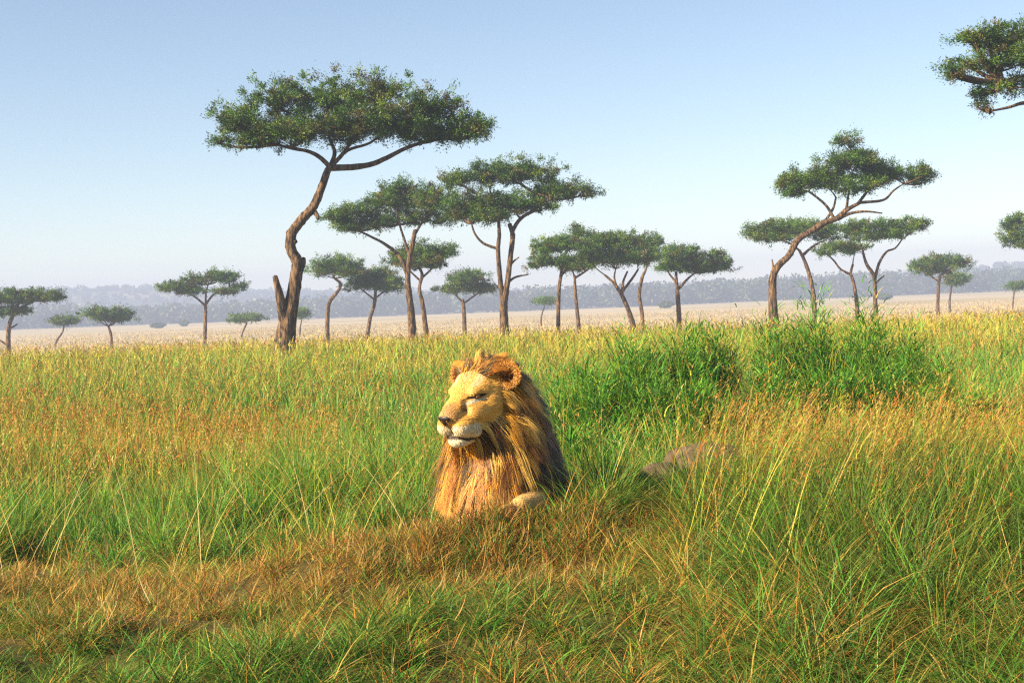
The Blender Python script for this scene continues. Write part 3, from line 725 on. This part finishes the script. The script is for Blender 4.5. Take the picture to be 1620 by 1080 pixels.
def mound_grass():
    """lush arching tussocks over the mound right of the lion"""
    G = Blades()
    # ragged domes of leafy stems: photo column, rows of the foot and top, half width, distance
    domes = [(925, 650, 566, 55, 14.2), (1000, 650, 535, 58, 14.4), (1082, 640, 512, 60, 14.6), (1138, 640, 508, 42, 14.8), (1232, 640, 500, 46, 14.8), (1298, 640, 487, 55, 14.8),
             (1372, 640, 490, 58, 14.6), (1436, 650, 512, 46, 14.3), (1490, 660, 560, 30, 14.0), (890, 690, 608, 40, 12.6), (950, 700, 590, 52, 12.5), (1022, 700, 580, 56, 12.4),
             (1100, 705, 585, 50, 12.3), (1150, 705, 618, 34, 12.2), (1225, 705, 572, 48, 12.5), (1318, 705, 566, 50, 12.6), (1398, 705, 572, 50, 12.6), (1452, 700, 606, 34, 12.4),
             (900, 740, 660, 50, 11.0), (975, 745, 668, 60, 10.8), (1060, 730, 655, 50, 11.2), (1250, 720, 640, 44, 11.4), (1350, 720, 640, 44, 11.4), (1540, 690, 600, 36, 12.6)]
    for (px, pb, pt, hw_, Y) in domes:
        c = at(px, pb, Y); top = at(px, pt - 9, Y); k_ = Y / FPX; rx = hw_ * k_
        g0 = float(terrain(c.x, Y)); rz = max(.25, top.z - g0)
        m = int(4600 * (rx / .35) ** 1.3 * min(1.3, rz / .6)); rx *= .92
        a = rng.uniform(0, 6.28, m); d = rng.normal(size=(m, 3)); d[:, 2] = np.abs(d[:, 2]); d /= np.linalg.norm(d, axis=1)[:, None]
        rr = rng.uniform(0, 1, m) ** .5 * (1 + .12 * rng.normal(size=m))
        lump = .55 + .85 * fbm(d[:, 0] * 2.3 + px, d[:, 2] * 2.3 + d[:, 1] * 1.7, 31)
        x = c.x + d[:, 0] * rr * rx * lump; y = Y + d[:, 1] * rr * rx * 1.1 * lump; z = g0 + d[:, 2] * rr * (rz - .12) * lump
        h = rng.uniform(.08, .22, m) * (.8 + .5 * rng.uniform(0, 1, m) ** 4)
        out = np.arctan2(d[:, 0], d[:, 1]) + rng.normal(size=m) * .8
        k = rng.uniform(.2, .8)
        base = GREEN * (1 - k) + LIME * k
        cc = pick([base * 1.05, LIME, GREEN, DKGREEN, YELLOW, STRAW], np.tile([1.1, .5, .8, .5, .14, .05], (m, 1))) * rng.uniform(.75, 1.25, (m, 1))
        G.add(blades(np.stack([x, y, z], -1), h, rng.uniform(.008, .018, m), out, rng.uniform(.05, 1.15, m), rng.uniform(.4, 2.0, m), cc, 4, cc * .78 + YELLOW * .22))  # yellowed tips paint sunlit tops into the blade colour
        # taller stems breaking the outline
        m = int(60 * rx / .35); a = rng.uniform(0, 6.28, m); r_ = rng.uniform(0, rx * .9, m)
        x = c.x + np.sin(a) * r_; y = Y + np.cos(a) * r_
        cc = pick([LIME, YELLOW, GREEN, STRAW], np.tile([1., .5, .8, .3], (m, 1)))
        G.add(blades(np.stack([x, y, np.full(m, g0)], -1), rz * rng.uniform(.8, 1.22, m), np.full(m, .008), a, np.abs(rng.normal(size=m)) * .15, rng.uniform(.1, .9, m), cc, 6))
    G.build('lush_grass', 'lush bright green long grass heaped over the mound right of the lion')
mound_grass()

# ------------------------------------------------------------------ the lion
def fur_mat(name, rough=0.5, spec=0.25):
    m, nt, out = new_mat(name)
    col = nt.nodes.new('ShaderNodeAttribute'); col.attribute_name = 'Col'
    p = nt.nodes.new('ShaderNodeBsdfPrincipled'); p.inputs['Roughness'].default_value = rough
    p.inputs['Specular IOR Level'].default_value = spec
    nt.links.new(col.outputs['Color'], p.inputs['Base Color']); nt.links.new(p.outputs[0], out.inputs['Surface'])
    return m
M_skin = fur_mat('lion_coat', 0.8, 0.1)
M_hair = fur_mat('lion_hair', 0.5, 0.3)
def plain_mat(name, c, rough):
    m, nt, out = new_mat(name)
    p = nt.nodes.new('ShaderNodeBsdfPrincipled'); p.inputs['Base Color'].default_value = (*c, 1); p.inputs['Roughness'].default_value = rough
    nz = nt.nodes.new('ShaderNodeTexNoise'); nz.inputs['Scale'].default_value = 180; b = nt.nodes.new('ShaderNodeBump'); b.inputs['Strength'].default_value = .15
    nt.links.new(nz.outputs['Fac'], b.inputs['Height']); nt.links.new(b.outputs[0], p.inputs['Normal'])
    nt.links.new(p.outputs[0], out.inputs['Surface']); return m
M_nose = plain_mat('lion_nose_leather', (.018, .010, .008), .45)
M_eye = plain_mat('lion_eye', (.10, .05, .012), .12)

def build_lion():
    global rng
    rng = np.random.default_rng(2024)
    from mathutils.bvhtree import BVHTree
    L0 = np.array([LION.x, LION.y, float(terrain(LION.x, LION.y)) - 0.01])
    root = empty('lion', L0, 'male lion with a golden mane lying in the grass, face turned left into the sun', 'lion')
    # head frame
    yaw, pit = R(35), R(-5)
    f = np.array([-math.sin(yaw) * math.cos(pit), -math.cos(yaw) * math.cos(pit), math.sin(pit)])
    s = np.cross([0, 0, 1], f); s /= np.linalg.norm(s); u = np.cross(f, s)
    H = np.array([-.055, .08, .592]); HS = 1.06
    HB = np.stack([f, s, u], 1)
    hw = lambda p: H + HB @ (np.array(p) * HS)
    bm = bmesh.new()
    def ell(c, r, B=np.eye(3)):
        M = Matrix.Identity(4)
        for i in range(3):
            for j in range(3): M[i][j] = B[i, j] * r[j]
            M[i][3] = c[i]
        bmesh.ops.create_icosphere(bm, subdivisions=3, radius=1.0, matrix=M)
    hd = lambda c, r: ell(hw(c), np.array(r) * HS, HB)
    hd((-.055, 0, .030), (.15, .122, .105)); hd((.045, 0, .032), (.085, .094, .056)); hd((.0, 0, .05), (.10, .10, .070))
    for k in range(6):
        t = k / 5; hd((.075 + .135 * t, 0, .03 - .085 * t), (.055, .058 - .010 * t, .045 - .004 * t))
    for q in (-1, 1):
        hd((.165, q * .040, -.098), (.075, .046, .050)); hd((.005, q * .078, -.028), (.085, .044, .064))
        hd((-.02, q * .075, -.10), (.09, .055, .065)); hd((.118, q * .058, -.122), (.055, .030, .034)); hd((.088, q * .047, .036), (.045, .034, .022)); hd((.115, q * .046, -.022), (.055, .030, .034))
        hd((.09, q * .064, -.055), (.085, .042, .050))
    hd((.14, 0, -.085), (.085, .068, .055)); hd((.166, 0, -.160), (.050, .050, .034)); hd((.09, 0, -.142), (.10, .064, .046)); hd((.12, 0, -.15), (.07, .058, .040))
    hd((.225, 0, -.058), (.028, .040, .026))
    # neck, trunk, haunches
    for c, r in [((-.005, .20, .55), (.15, .17, .16)), ((.02, .25, .47), (.17, .21, .21)), ((.03, .21, .30), (.185, .22, .25)), ((.02, .13, .16), (.17, .18, .15)),
                 ((-.11, .36, .27), (.12, .22, .23)), ((.18, .36, .28), (.11, .22, .24)), ((.03, .7, .28), (.21, .42, .23)), ((.03, 1.1, .27), (.20, .40, .22)),
                 ((.04, 1.45, .26), (.22, .30, .22)), ((-.11, 1.4, .16), (.11, .30, .16)), ((.20, 1.45, .17), (.12, .30, .17)), ((-.17, 1.15, .05), (.05, .16, .05)), ((.36, 1.1, .05), (.06, .17, .05))]:
        ell(np.array(c), r)
    def limb(pts, r0, r1, n=9):
        pts = np.array(pts, float)
        for k in range(n):
            t = k / (n - 1) * (len(pts) - 1); i = min(int(t), len(pts) - 2); c = pts[i] * (1 - t + i) + pts[i + 1] * (t - i)
            r = r0 + (r1 - r0) * k / (n - 1); ell(c, (r, r, r))
    # fore legs with paws and toes
    for pts, toe in (([(.20, .24, .18), (.195, .05, .095), (.115, -.115, .095)], (.065, -.175, .078)), ([(-.12, .30, .16), (-.12, .17, .05), (-.14, .01, .02)], (-.145, -.07, .005))):
        limb(pts, .085, .048, 14)
        c = np.array(toe); ell(c, (.054, .074, .042))
        d = c - np.array(pts[-1]); d /= np.linalg.norm(d); sd_ = np.array([-d[1], d[0], 0])
        for k in range(4):
            ell(c + d * (.060 - .012 * abs(k - 1.5)) + sd_ * (k - 1.5) * .027 + np.array([0, 0, -.008]), (.016, .027, .022))
    limb([(.04, 1.70, .20), (.10, 1.95, .07), (-.06, 2.08, .035), (-.30, 2.00, .035)], .045, .022, 40)
    me = bpy.data.meshes.new('tmp'); bm.to_mesh(me); bm.free()
    ob = bpy.data.objects.new('tmp', me); C.objects.link(ob)
    md = ob.modifiers.new('r', 'REMESH'); md.mode = 'VOXEL'; md.voxel_size = 0.0085
    ms = ob.modifiers.new('s', 'SMOOTH'); ms.factor = .5; ms.iterations = 7
    dg = bpy.context.evaluated_depsgraph_get(); dg.update()
    me2 = bpy.data.meshes.new_from_object(ob.evaluated_get(dg)); bpy.data.objects.remove(ob)
    nv = len(me2.vertices); V = np.zeros(nv * 3); me2.vertices.foreach_get('co', V); V = V.reshape(-1, 3)
    Nn = np.zeros(nv * 3); me2.vertices.foreach_get('normal', Nn); Nn = Nn.reshape(-1, 3)
    bvh = BVHTree.FromPolygons([Vector(v) for v in V], [tuple(p.vertices) for p in me2.polygons])
    hl = lambda P: ((P - H) @ HB) / HS          # to head coordinates
    eyes = []
    for q in (-1, 1):
        hit = bvh.ray_cast(Vector(hw((.4, q * .064, .012))), Vector(-f))
        eyes.append(np.array(hit[0]))
    eyeh = [hl(e) for e in eyes]

    TAWNY = np.array([.56, .29, .065])
    def coat(P):
        h = hl(P); F, S, Uu = h[:, 0], h[:, 1], h[:, 2]; aS = np.abs(S)
        n = len(P); c = np.tile(TAWNY, (n, 1))
        def mix(c, col, m): return c * (1 - m[:, None]) + np.array(col) * m[:, None]
        head = sstep(.34, .26, np.linalg.norm(h, axis=1)) * (F > -.05)
        c = mix(c, (.72, .38, .075), head * .8)
        c = mix(c, (.40, .21, .07), head * sstep(.075, .03, aS) * sstep(.20, .235, F + .2 * (Uu + .05)) * sstep(-.078, -.06, Uu))     # brown bridge end
        c = mix(c, (.43, .30, .13), head * sstep(.028, .010, aS) * sstep(.05, .09, Uu) * .8)                                           # forehead streak
        c = mix(c, (.70, .54, .31), head * sstep(.03, .045, aS) * sstep(.075, .06, aS) * sstep(.045, .06, Uu) * .7)                    # pale brows
        c = mix(c, (.74, .60, .38), head * sstep(.10, .14, F) * sstep(-.078, -.095, Uu) * sstep(-.20, -.15, Uu))                      # lip pads
        c = mix(c, (.76, .64, .44), head * sstep(.115, .155, F) * sstep(-.140, -.152, Uu))                                               # chin
        mu = -.142 - .55 * np.maximum(0, aS - .030)
        c = mix(c, (.035, .018, .012), head * sstep(.011, .006, np.abs(Uu - mu)) * sstep(.06, .09, F) * sstep(.25, .22, F + .0 * aS))  # mouth line
        c = mix(c, (.06, .03, .02), head * sstep(.006, .003, aS) * sstep(.19, .21, F) * (Uu < -.085) * (Uu > -.14))                    # philtrum
        for row in (-.100, -.112, -.124):                                                                                            # whisker spots
            d = np.abs(Uu - row); k = np.sin(F * 420 + row * 900) > .55
            c = mix(c, (.25, .14, .06), head * (d < .0035) * k * (F > .12) * (F < .20) * (aS > .045) * .7)
        for e in eyeh:
            dS = (S - e[1]) * np.sign(e[1]); dU = Uu - e[2]; fr = F > .02
            dU2 = dU - .22 * dS
            c = mix(c, (.70, .58, .38), head * fr * sstep(1.0, .6, np.sqrt((dS / .030) ** 2 + ((dU2 + .014) / .011) ** 2)))
            c = mix(c, (.022, .012, .008), head * fr * sstep(1.1, .8, np.sqrt((dS / .026) ** 2 + ((dU2 - .006) / .0085) ** 2)))
            tl = np.abs(dS + .026 + .35 * (dU + .01))       # tear line from the inner corner
            c = mix(c, (.09, .045, .02), head * fr * sstep(.009, .004, tl) * (dU < 0) * (dU > -.05) * .8)
        c = mix(c, (.66, .44, .19), (P[:, 2] < .17) * (P[:, 1] < .0) * .6)
        c = mix(c, (.22, .11, .05), sstep(-.17, -.215, P[:, 1]) * (P[:, 2] < .12) * (P[:, 0] > 0) * .8)                       # paler paws, the one on the +X side browner towards its front
        c = mix(c, (.03, .018, .012), sstep(-.20, -.26, P[:, 0]) * (P[:, 1] > 1.85))                 # tail tuft
        return c
    # skin mesh
    npoly = len(me2.polygons); tot = np.zeros(npoly, np.int32); me2.polygons.foreach_get('loop_total', tot)
    st = np.zeros(npoly, np.int32); me2.polygons.foreach_get('loop_start', st)
    li = np.zeros(len(me2.loops), np.int32); me2.loops.foreach_get('vertex_index', li)
    body = mesh_from('body', V, li, st, tot, M_skin, root, coat(V), True)
    me2.calc_loop_triangles(); T = np.zeros(len(me2.loop_triangles) * 3, np.int32); me2.loop_triangles.foreach_get('vertices', T); T = T.reshape(-1, 3)
    A = np.linalg.norm(np.cross(V[T[:, 1]] - V[T[:, 0]], V[T[:, 2]] - V[T[:, 0]]), axis=1)
    def sample(n, wfun=None):
        cen = V[T].mean(1); w = A * (wfun(cen) if wfun else 1)
        t = T[np.searchsorted(np.cumsum(w) / w.sum(), rng.uniform(0, 1, n)).clip(0, len(T) - 1)]
        a = rng.uniform(0, 1, (n, 1)); b = rng.uniform(0, 1, (n, 1)); fl = a + b > 1; a = np.where(fl, 1 - a, a); b = np.where(fl, 1 - b, b)
        P = V[t[:, 0]] * (1 - a - b) + V[t[:, 1]] * a + V[t[:, 2]] * b
        N_ = Nn[t].mean(1); N_ /= np.linalg.norm(N_, axis=1)[:, None] + 1e-9
        return P, N_
    def is_face(P):
        h = hl(P); F, S, Uu = h[:, 0], h[:, 1], h[:, 2]
        lim = np.where(Uu > .06, .045 + .25 * np.maximum(0, Uu - .09), .0) + np.where(Uu < -.10, .07, 0) + .05 * sstep(-.05, -.10, Uu)
        return (np.linalg.norm(h, axis=1) < .34) & (F > lim) & (Uu > -.215)

    def ribbons(paths, nrm, w, cols, tips):
        """paths (n,S+1,3) -> tapered ribbons lying on the coat"""
        n, K, _ = paths.shape; S = K - 1
        tg = np.gradient(paths, axis=1); side = np.cross(tg, nrm[:, None]); side /= np.linalg.norm(side, axis=2)[..., None] + 1e-9
        t = np.linspace(0, 1, K); wt = (1 - .85 * t ** 2)
        a = paths - side * (w[:, None] * wt[None] * .5)[..., None]; b = paths + side * (w[:, None] * wt[None] * .5)[..., None]
        Vv = np.stack([a, b], 2).reshape(n, 2 * K, 3)
        fq = np.array([[2 * i, 2 * i + 1, 2 * i + 3, 2 * i + 2] for i in range(S)])
        Q = (fq[None] + (np.arange(n) * 2 * K)[:, None, None]).reshape(-1, 4)
        tt = np.repeat(t, 2)[None, :, None]
        Cc = cols[:, None] * (1 - tt) + tips[:, None] * tt
        return Vv.reshape(-1, 3), Q, Cc.reshape(-1, 3)

    # short coat
    P, N_ = sample(150000, lambda c: np.where(is_face(c), 5.0, np.where(c[:, 1] > .8, .35, 1.0)))
    face = is_face(P); h = hl(P)
    flow = np.where(face[:, None], -f * .8 + np.array([0, 0, -.25]), np.array([0, .6, -.6]))
    flow = np.where((face & (h[:, 0] > .10) & (h[:, 2] < -.07))[:, None], -f * .5 + np.array([0, 0, -.7]), flow)
    fl = flow - N_ * (flow * N_).sum(1)[:, None]; fl /= np.linalg.norm(fl, axis=1)[:, None] + 1e-9
    ln = np.where(face, .012 + .006 * sstep(.12, .02, h[:, 0]), np.where(P[:, 1] < .1, .009, .018)) * rng.uniform(.6, 1.3, len(P))
    d = fl * .93 + N_ * .28 + rng.normal(size=P.shape) * .10
    pth = np.stack([P, P + d * ln[:, None] * .5, P + (d - N_ * .12) * ln[:, None]], 1)
    mot = .25 + .5 * noise(P[:, 0] * 45 + P[:, 1] * 30, P[:, 2] * 45, 8) * .6 + noise(P[:, 0] * 130, P[:, 2] * 130 + P[:, 1] * 90, 9) * .4
    cc = coat(P) * (rng.uniform(.84, 1.14, len(P)) * (.74 + .5 * mot))[:, None]
    v, q, cv = ribbons(pth, N_, np.full(len(P), .0017), cc, cc * 1.04)
    quads_obj('fur', v, q, M_hair, root, cv)

    # mane: locks following guide hairs
    def mane_w(c):
        h = hl(c)
        ok = ~is_face(c) & (c[:, 1] < .80) & (c[:, 2] > .12)
        for qe in (-1, 1):
            de = h - np.array([-.01, qe * .125, .085]); ok &= ~((np.hypot(de[:, 1], de[:, 2]) < .054) & (de[:, 0] > -.045))
        ok &= ~((c[:, 1] < .0) & (c[:, 2] < .17))
        return ok * (1.0 + .8 * (c[:, 2] > .45)) * np.where(c[:, 1] > .35, .5, 1)
    def mane_dir(P, N_):
        h = hl(P); nearhead = sstep(.30, .20, np.linalg.norm(h * np.array([1, 1, 1]), axis=1))
        top = sstep(.05, .10, h[:, 2]) * nearhead
        d = N_ * .40 + np.array([0, .05, -.95])
        d = d * (1 - nearhead[:, None]) + nearhead[:, None] * (N_ * .65 - f * .55 + np.array([0, 0, -.55]))
        d = d * (1 - top[:, None]) + top[:, None] * (N_ * .75 - f * .7 + s * (.5 * np.sign(h[:, 1]))[:, None] * sstep(.03, .08, np.abs(h[:, 1]))[:, None] + np.array([0, 0, -.05]))
        return d / np.linalg.norm(d, axis=1)[:, None], nearhead, top
    def paths(P, N_, ln, grav, wob, S=8):
        d, nh, top = mane_dir(P, N_); d = d + rng.normal(size=P.shape) * wob
        sw = fbm(P[:, 0] * 9 + P[:, 1] * 5, P[:, 2] * 7 + 3, 301) - .5; sw2 = noise(P[:, 0] * 22 + P[:, 1] * 15, P[:, 2] * 16, 302) - .5
        tang = np.cross(N_, d); tang /= np.linalg.norm(tang, axis=1)[:, None] + 1e-9
        d = d + tang * (sw * 1.5 + sw2 * .7)[:, None] * (1 - .5 * nh[:, None])
        ph = noise(P[:, 0] * 14, P[:, 2] * 14 + P[:, 1] * 9, 303) * 12
        out = [P]; p = P.copy(); st = (ln / S)[:, None]
        for i in range(S):
            p = p + d * st + tang * (np.sin(ph + i * 1.1) * .0028)[:, None]; d = d + np.array([0, 0, -grav]) + N_ * (.10 if i > S // 2 else 0); d /= np.linalg.norm(d, axis=1)[:, None]
            out.append(p)
        return np.stack(out, 1), nh, top
    ng = 2600
    GP, GN = sample(ng, mane_w)
    gh = hl(GP)
    _, nh, top = mane_dir(GP, GN)
    gl = rng.uniform(.10, .28, ng) * rng.uniform(.7, 1.1, ng) * (1 - .25 * nh) * (1 - .45 * top)
    gl = np.where((GP[:, 1] < .2) & (GP[:, 2] < .4), gl * 1.15, gl); gl = np.minimum(gl, np.maximum(.06, (GP[:, 2] - .01)))
    gpath, nh, top = paths(GP, GN, gl, .16, .20)
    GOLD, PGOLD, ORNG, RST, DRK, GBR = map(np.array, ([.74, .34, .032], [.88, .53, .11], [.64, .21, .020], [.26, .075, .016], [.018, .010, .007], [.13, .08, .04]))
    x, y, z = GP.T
    right = sstep(.085, .19, x + .55 * np.maximum(0, y - .12)) * (1 - .0 * nh)  # dark right and back hair, with that side's shade painted in
    throat = sstep(.16, .06, np.hypot((x + .10) / 1.1, (z - .42) / .62)) * (y < .25)  # dark locks carrying the shadow beneath the chin as hair colour
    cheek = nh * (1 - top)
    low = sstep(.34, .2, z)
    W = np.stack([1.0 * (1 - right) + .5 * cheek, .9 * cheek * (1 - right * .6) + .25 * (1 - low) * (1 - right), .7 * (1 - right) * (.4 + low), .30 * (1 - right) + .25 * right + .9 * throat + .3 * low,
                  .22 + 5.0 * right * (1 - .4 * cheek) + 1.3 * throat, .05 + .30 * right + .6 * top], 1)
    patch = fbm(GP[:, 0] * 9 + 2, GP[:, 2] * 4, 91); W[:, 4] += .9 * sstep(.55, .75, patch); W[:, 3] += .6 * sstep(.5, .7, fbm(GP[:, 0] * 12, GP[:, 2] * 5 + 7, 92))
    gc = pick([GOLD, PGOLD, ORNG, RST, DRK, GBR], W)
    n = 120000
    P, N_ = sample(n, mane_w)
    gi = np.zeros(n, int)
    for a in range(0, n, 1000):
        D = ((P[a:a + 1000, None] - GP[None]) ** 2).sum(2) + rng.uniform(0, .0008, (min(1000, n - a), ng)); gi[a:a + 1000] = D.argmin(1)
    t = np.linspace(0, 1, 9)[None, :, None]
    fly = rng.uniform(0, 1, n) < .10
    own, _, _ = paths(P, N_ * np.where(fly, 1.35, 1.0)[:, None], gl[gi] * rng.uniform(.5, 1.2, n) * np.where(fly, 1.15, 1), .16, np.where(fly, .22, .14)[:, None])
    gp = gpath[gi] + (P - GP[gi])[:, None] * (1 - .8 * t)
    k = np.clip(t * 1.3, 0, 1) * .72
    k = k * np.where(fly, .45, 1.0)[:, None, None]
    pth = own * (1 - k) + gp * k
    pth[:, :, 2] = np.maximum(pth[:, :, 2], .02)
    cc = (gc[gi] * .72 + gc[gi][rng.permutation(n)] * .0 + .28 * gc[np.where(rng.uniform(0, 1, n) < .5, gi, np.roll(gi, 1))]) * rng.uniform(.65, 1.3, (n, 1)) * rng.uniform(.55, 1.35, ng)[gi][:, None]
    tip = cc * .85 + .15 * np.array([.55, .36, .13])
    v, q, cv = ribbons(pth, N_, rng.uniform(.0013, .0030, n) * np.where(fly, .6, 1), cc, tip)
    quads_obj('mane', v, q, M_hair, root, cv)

    # ears: cupped shells with a furry rim
    for qs in (-1, 1):
        c = hw((-.035, qs * .132, .086)); nrm = f * .75 + s * qs * .45 + np.array([0, 0, .10]); nrm /= np.linalg.norm(nrm)
        e1 = np.cross([0, 0, 1], nrm); e1 /= np.linalg.norm(e1); e2 = np.cross(nrm, e1)
        b2 = bmesh.new(); bmesh.ops.create_uvsphere(b2, u_segments=28, v_segments=18, radius=1.0)
        for vv in b2.verts:
            X, Y_, Z_ = vv.co
            zz = (.18 - .75 * Z_) if Z_ > 0 else Z_ * .9 + .18
            rad = .063 * (1 + .08 * Y_)
            vv.co = Vector(c + e1 * X * rad + e2 * Y_ * rad * 1.05 + nrm * zz * .034)
        em = bpy.data.meshes.new('ear'); b2.to_mesh(em); b2.free()
        EV = np.array([v.co[:] for v in em.vertices]); rel = EV - c
        dep = rel @ nrm; rr = np.hypot(rel @ e1, rel @ e2) / .063
        inner = (rr < .9) & (dep < .004) & (np.array([vv.normal.dot(Vector(nrm)) for vv in em.vertices]) > -.2)
        ec = np.where(inner[:, None], np.where(((rel @ e2) < .005)[:, None], np.array([.05, .024, .012]), np.array([.34, .13, .035])), np.array([.58, .26, .055]))
        a = em.attributes.new('Col', 'FLOAT_COLOR', 'POINT'); c4 = np.ones((len(EV), 4), np.float32); c4[:, :3] = ec; a.data.foreach_set('color', c4.ravel())
        em.materials.append(M_skin)
        for p in em.polygons: p.use_smooth = True
        eo = bpy.data.objects.new('ear', em); C.objects.link(eo); eo.parent = root
        # rim and inner hair
        m = 4200; th = rng.uniform(0, 6.283, m); r = .063 * rng.uniform(.55, 1.02, m)
        base = c + e1[None] * (np.cos(th) * r)[:, None] + e2[None] * (np.sin(th) * r)[:, None] + nrm * rng.uniform(-.012, .010, m)[:, None]
        rad = e1[None] * np.cos(th)[:, None] + e2[None] * np.sin(th)[:, None]
        dd = rad * .35 + nrm * .35 + rng.normal(size=(m, 3)) * .45; dd /= np.linalg.norm(dd, axis=1)[:, None]
        l2 = rng.uniform(.005, .014, m)[:, None]
        pth = np.stack([base, base + dd * l2 * .5, base + dd * l2], 1)
        hc = pick([np.array([.66, .31, .06]), np.array([.54, .20, .035]), np.array([.74, .44, .12])], np.ones((m, 3)))
        m2 = 500; th = rng.uniform(0, 6.283, m2); r = .045 * np.sqrt(rng.uniform(0, 1, m2))
        b3 = c + e1[None] * (np.cos(th) * r - .012)[:, None] + e2[None] * (np.sin(th) * r)[:, None] - nrm * .006
        d3 = nrm * .8 + e2 * .2 + rng.normal(size=(m2, 3)) * .4
        p3 = np.stack([b3, b3 + d3 * .012, b3 + d3 * .022], 1)
        h3 = pick([np.array([.50, .24, .07]), np.array([.10, .045, .02]), np.array([.03, .016, .01])], np.tile([1.2, .5, .4], (m2, 1)))
        v, q, cv = ribbons(np.vstack([pth, p3]), np.vstack([np.tile(nrm, (m, 1)), np.tile(e1, (m2, 1))]), np.full(m + m2, .0016), np.vstack([hc, h3]), np.vstack([hc, h3]))
        fo = quads_obj('ear_fur', v, q, M_hair, eo, cv)

    # nose leather
    hit = bvh.ray_cast(Vector(hw((.5, 0, -.066))), Vector(-f)); npos = np.array(hit[0])
    b2 = bmesh.new(); bmesh.ops.create_uvsphere(b2, u_segments=24, v_segments=16, radius=1.0)
    for vv in b2.verts:
        X, Y_, Z_ = vv.co
        wd = .5 + .5 * max(-1, min(1, Z_ + .25))
        nost = .012 * math.exp(-((abs(Y_) - .55) / .25) ** 2 - ((Z_ + .1) / .35) ** 2) if X > 0 else 0
        vv.co = Vector(npos + f * (X * .011 - nost * .6 - .003 + .006 * Z_) + s * Y_ * .040 * wd + u * Z_ * .025)
    nm = bpy.data.meshes.new('nose'); b2.to_mesh(nm); b2.free(); nm.materials.append(M_nose)
    for p in nm.polygons: p.use_smooth = True
    no = bpy.data.objects.new('nose', nm); C.objects.link(no); no.parent = root
    # squinting eyes
    for e, qs in zip(eyes, (-1, 1)):
        b2 = bmesh.new(); bmesh.ops.create_uvsphere(b2, u_segments=18, v_segments=12, radius=1.0)
        for vv in b2.verts:
            X, Y_, Z_ = vv.co
            vv.co = Vector(e + f * (X * .014 - .003) + s * Y_ * .021 + u * (Z_ * .0105 + .22 * qs * Y_ * .021))
        em = bpy.data.meshes.new('eye'); b2.to_mesh(em); b2.free(); em.materials.append(M_eye)
        for p in em.polygons: p.use_smooth = True
        eo = bpy.data.objects.new('eye', em); C.objects.link(eo); eo.parent = root
build_lion()

# ------------------------------------------------------------------ two boulders in the grass right of the lion
def boulder(c, r, seed, label):
    g = np.random.default_rng(seed)
    b = bmesh.new(); bmesh.ops.create_icosphere(b, subdivisions=5, radius=1.0)
    dirs = g.normal(size=(14, 3)); dirs /= np.linalg.norm(dirs, axis=1)[:, None]; offs = g.uniform(.72, 1.0, 14)
    for v in b.verts:
        n = np.array(v.co)
        k = min([1.05] + [o / max(1e-3, float(n @ d)) for d, o in zip(dirs, offs) if n @ d > .3])
        w = n * (0.6 * k + .4)
        w = w * (1 + .06 * math.sin(n[0] * 5 + seed) * math.sin(n[1] * 4) + .015 * math.sin(n[2] * 9 + n[0] * 7))
        v.co = Vector(w * np.array(r))
    m = bpy.data.meshes.new('boulder'); b.to_mesh(m); b.free(); m.materials.append(M_rock)
    for p in m.polygons: p.use_smooth = True
    o = bpy.data.objects.new('boulder', m); C.objects.link(o); o.location = c
    o['label'] = label; o['category'] = 'boulder'; o['group'] = 'grey boulders half buried in grass'
def rock_at(px, py, Y):
    p = at(px, py, Y); return p
p = rock_at(1042, 752, 7.7); boulder((p.x, p.y, p.z - .045), (.14, .13, .13), 3, 'smaller rounded grey boulder in the grass nearer the lion')
p = rock_at(1120, 738, 7.9); boulder((p.x, p.y, p.z - .06), (.30, .19, .19), 11, 'larger grey boulder in the straw, farther from the lion')


# ------------------------------------------------------------------ haze
def build_haze():
    x0, x1, y0, y1, z0, z1 = -3000, 3000, -120, 2000, -12, 44
    v = np.array([(x, y, z) for z in (z0, z1) for y in (y0, y1) for x in (x0, x1)], float)
    q = [(0, 2, 3, 1), (4, 5, 7, 6), (0, 1, 5, 4), (2, 6, 7, 3), (0, 4, 6, 2), (1, 3, 7, 5)]
    m, nt, out = new_mat('morning_haze')
    p = nt.nodes.new('ShaderNodeVolumePrincipled')
    p.inputs['Color'].default_value = (0.58, 0.68, 1.0, 1); p.inputs['Density'].default_value = 0.00095
    p.inputs['Anisotropy'].default_value = 0.0
    nt.links.new(p.outputs[0], out.inputs['Volume'])
    o = quads_obj('haze', v, q, m); o['kind'] = 'stuff'
build_haze()
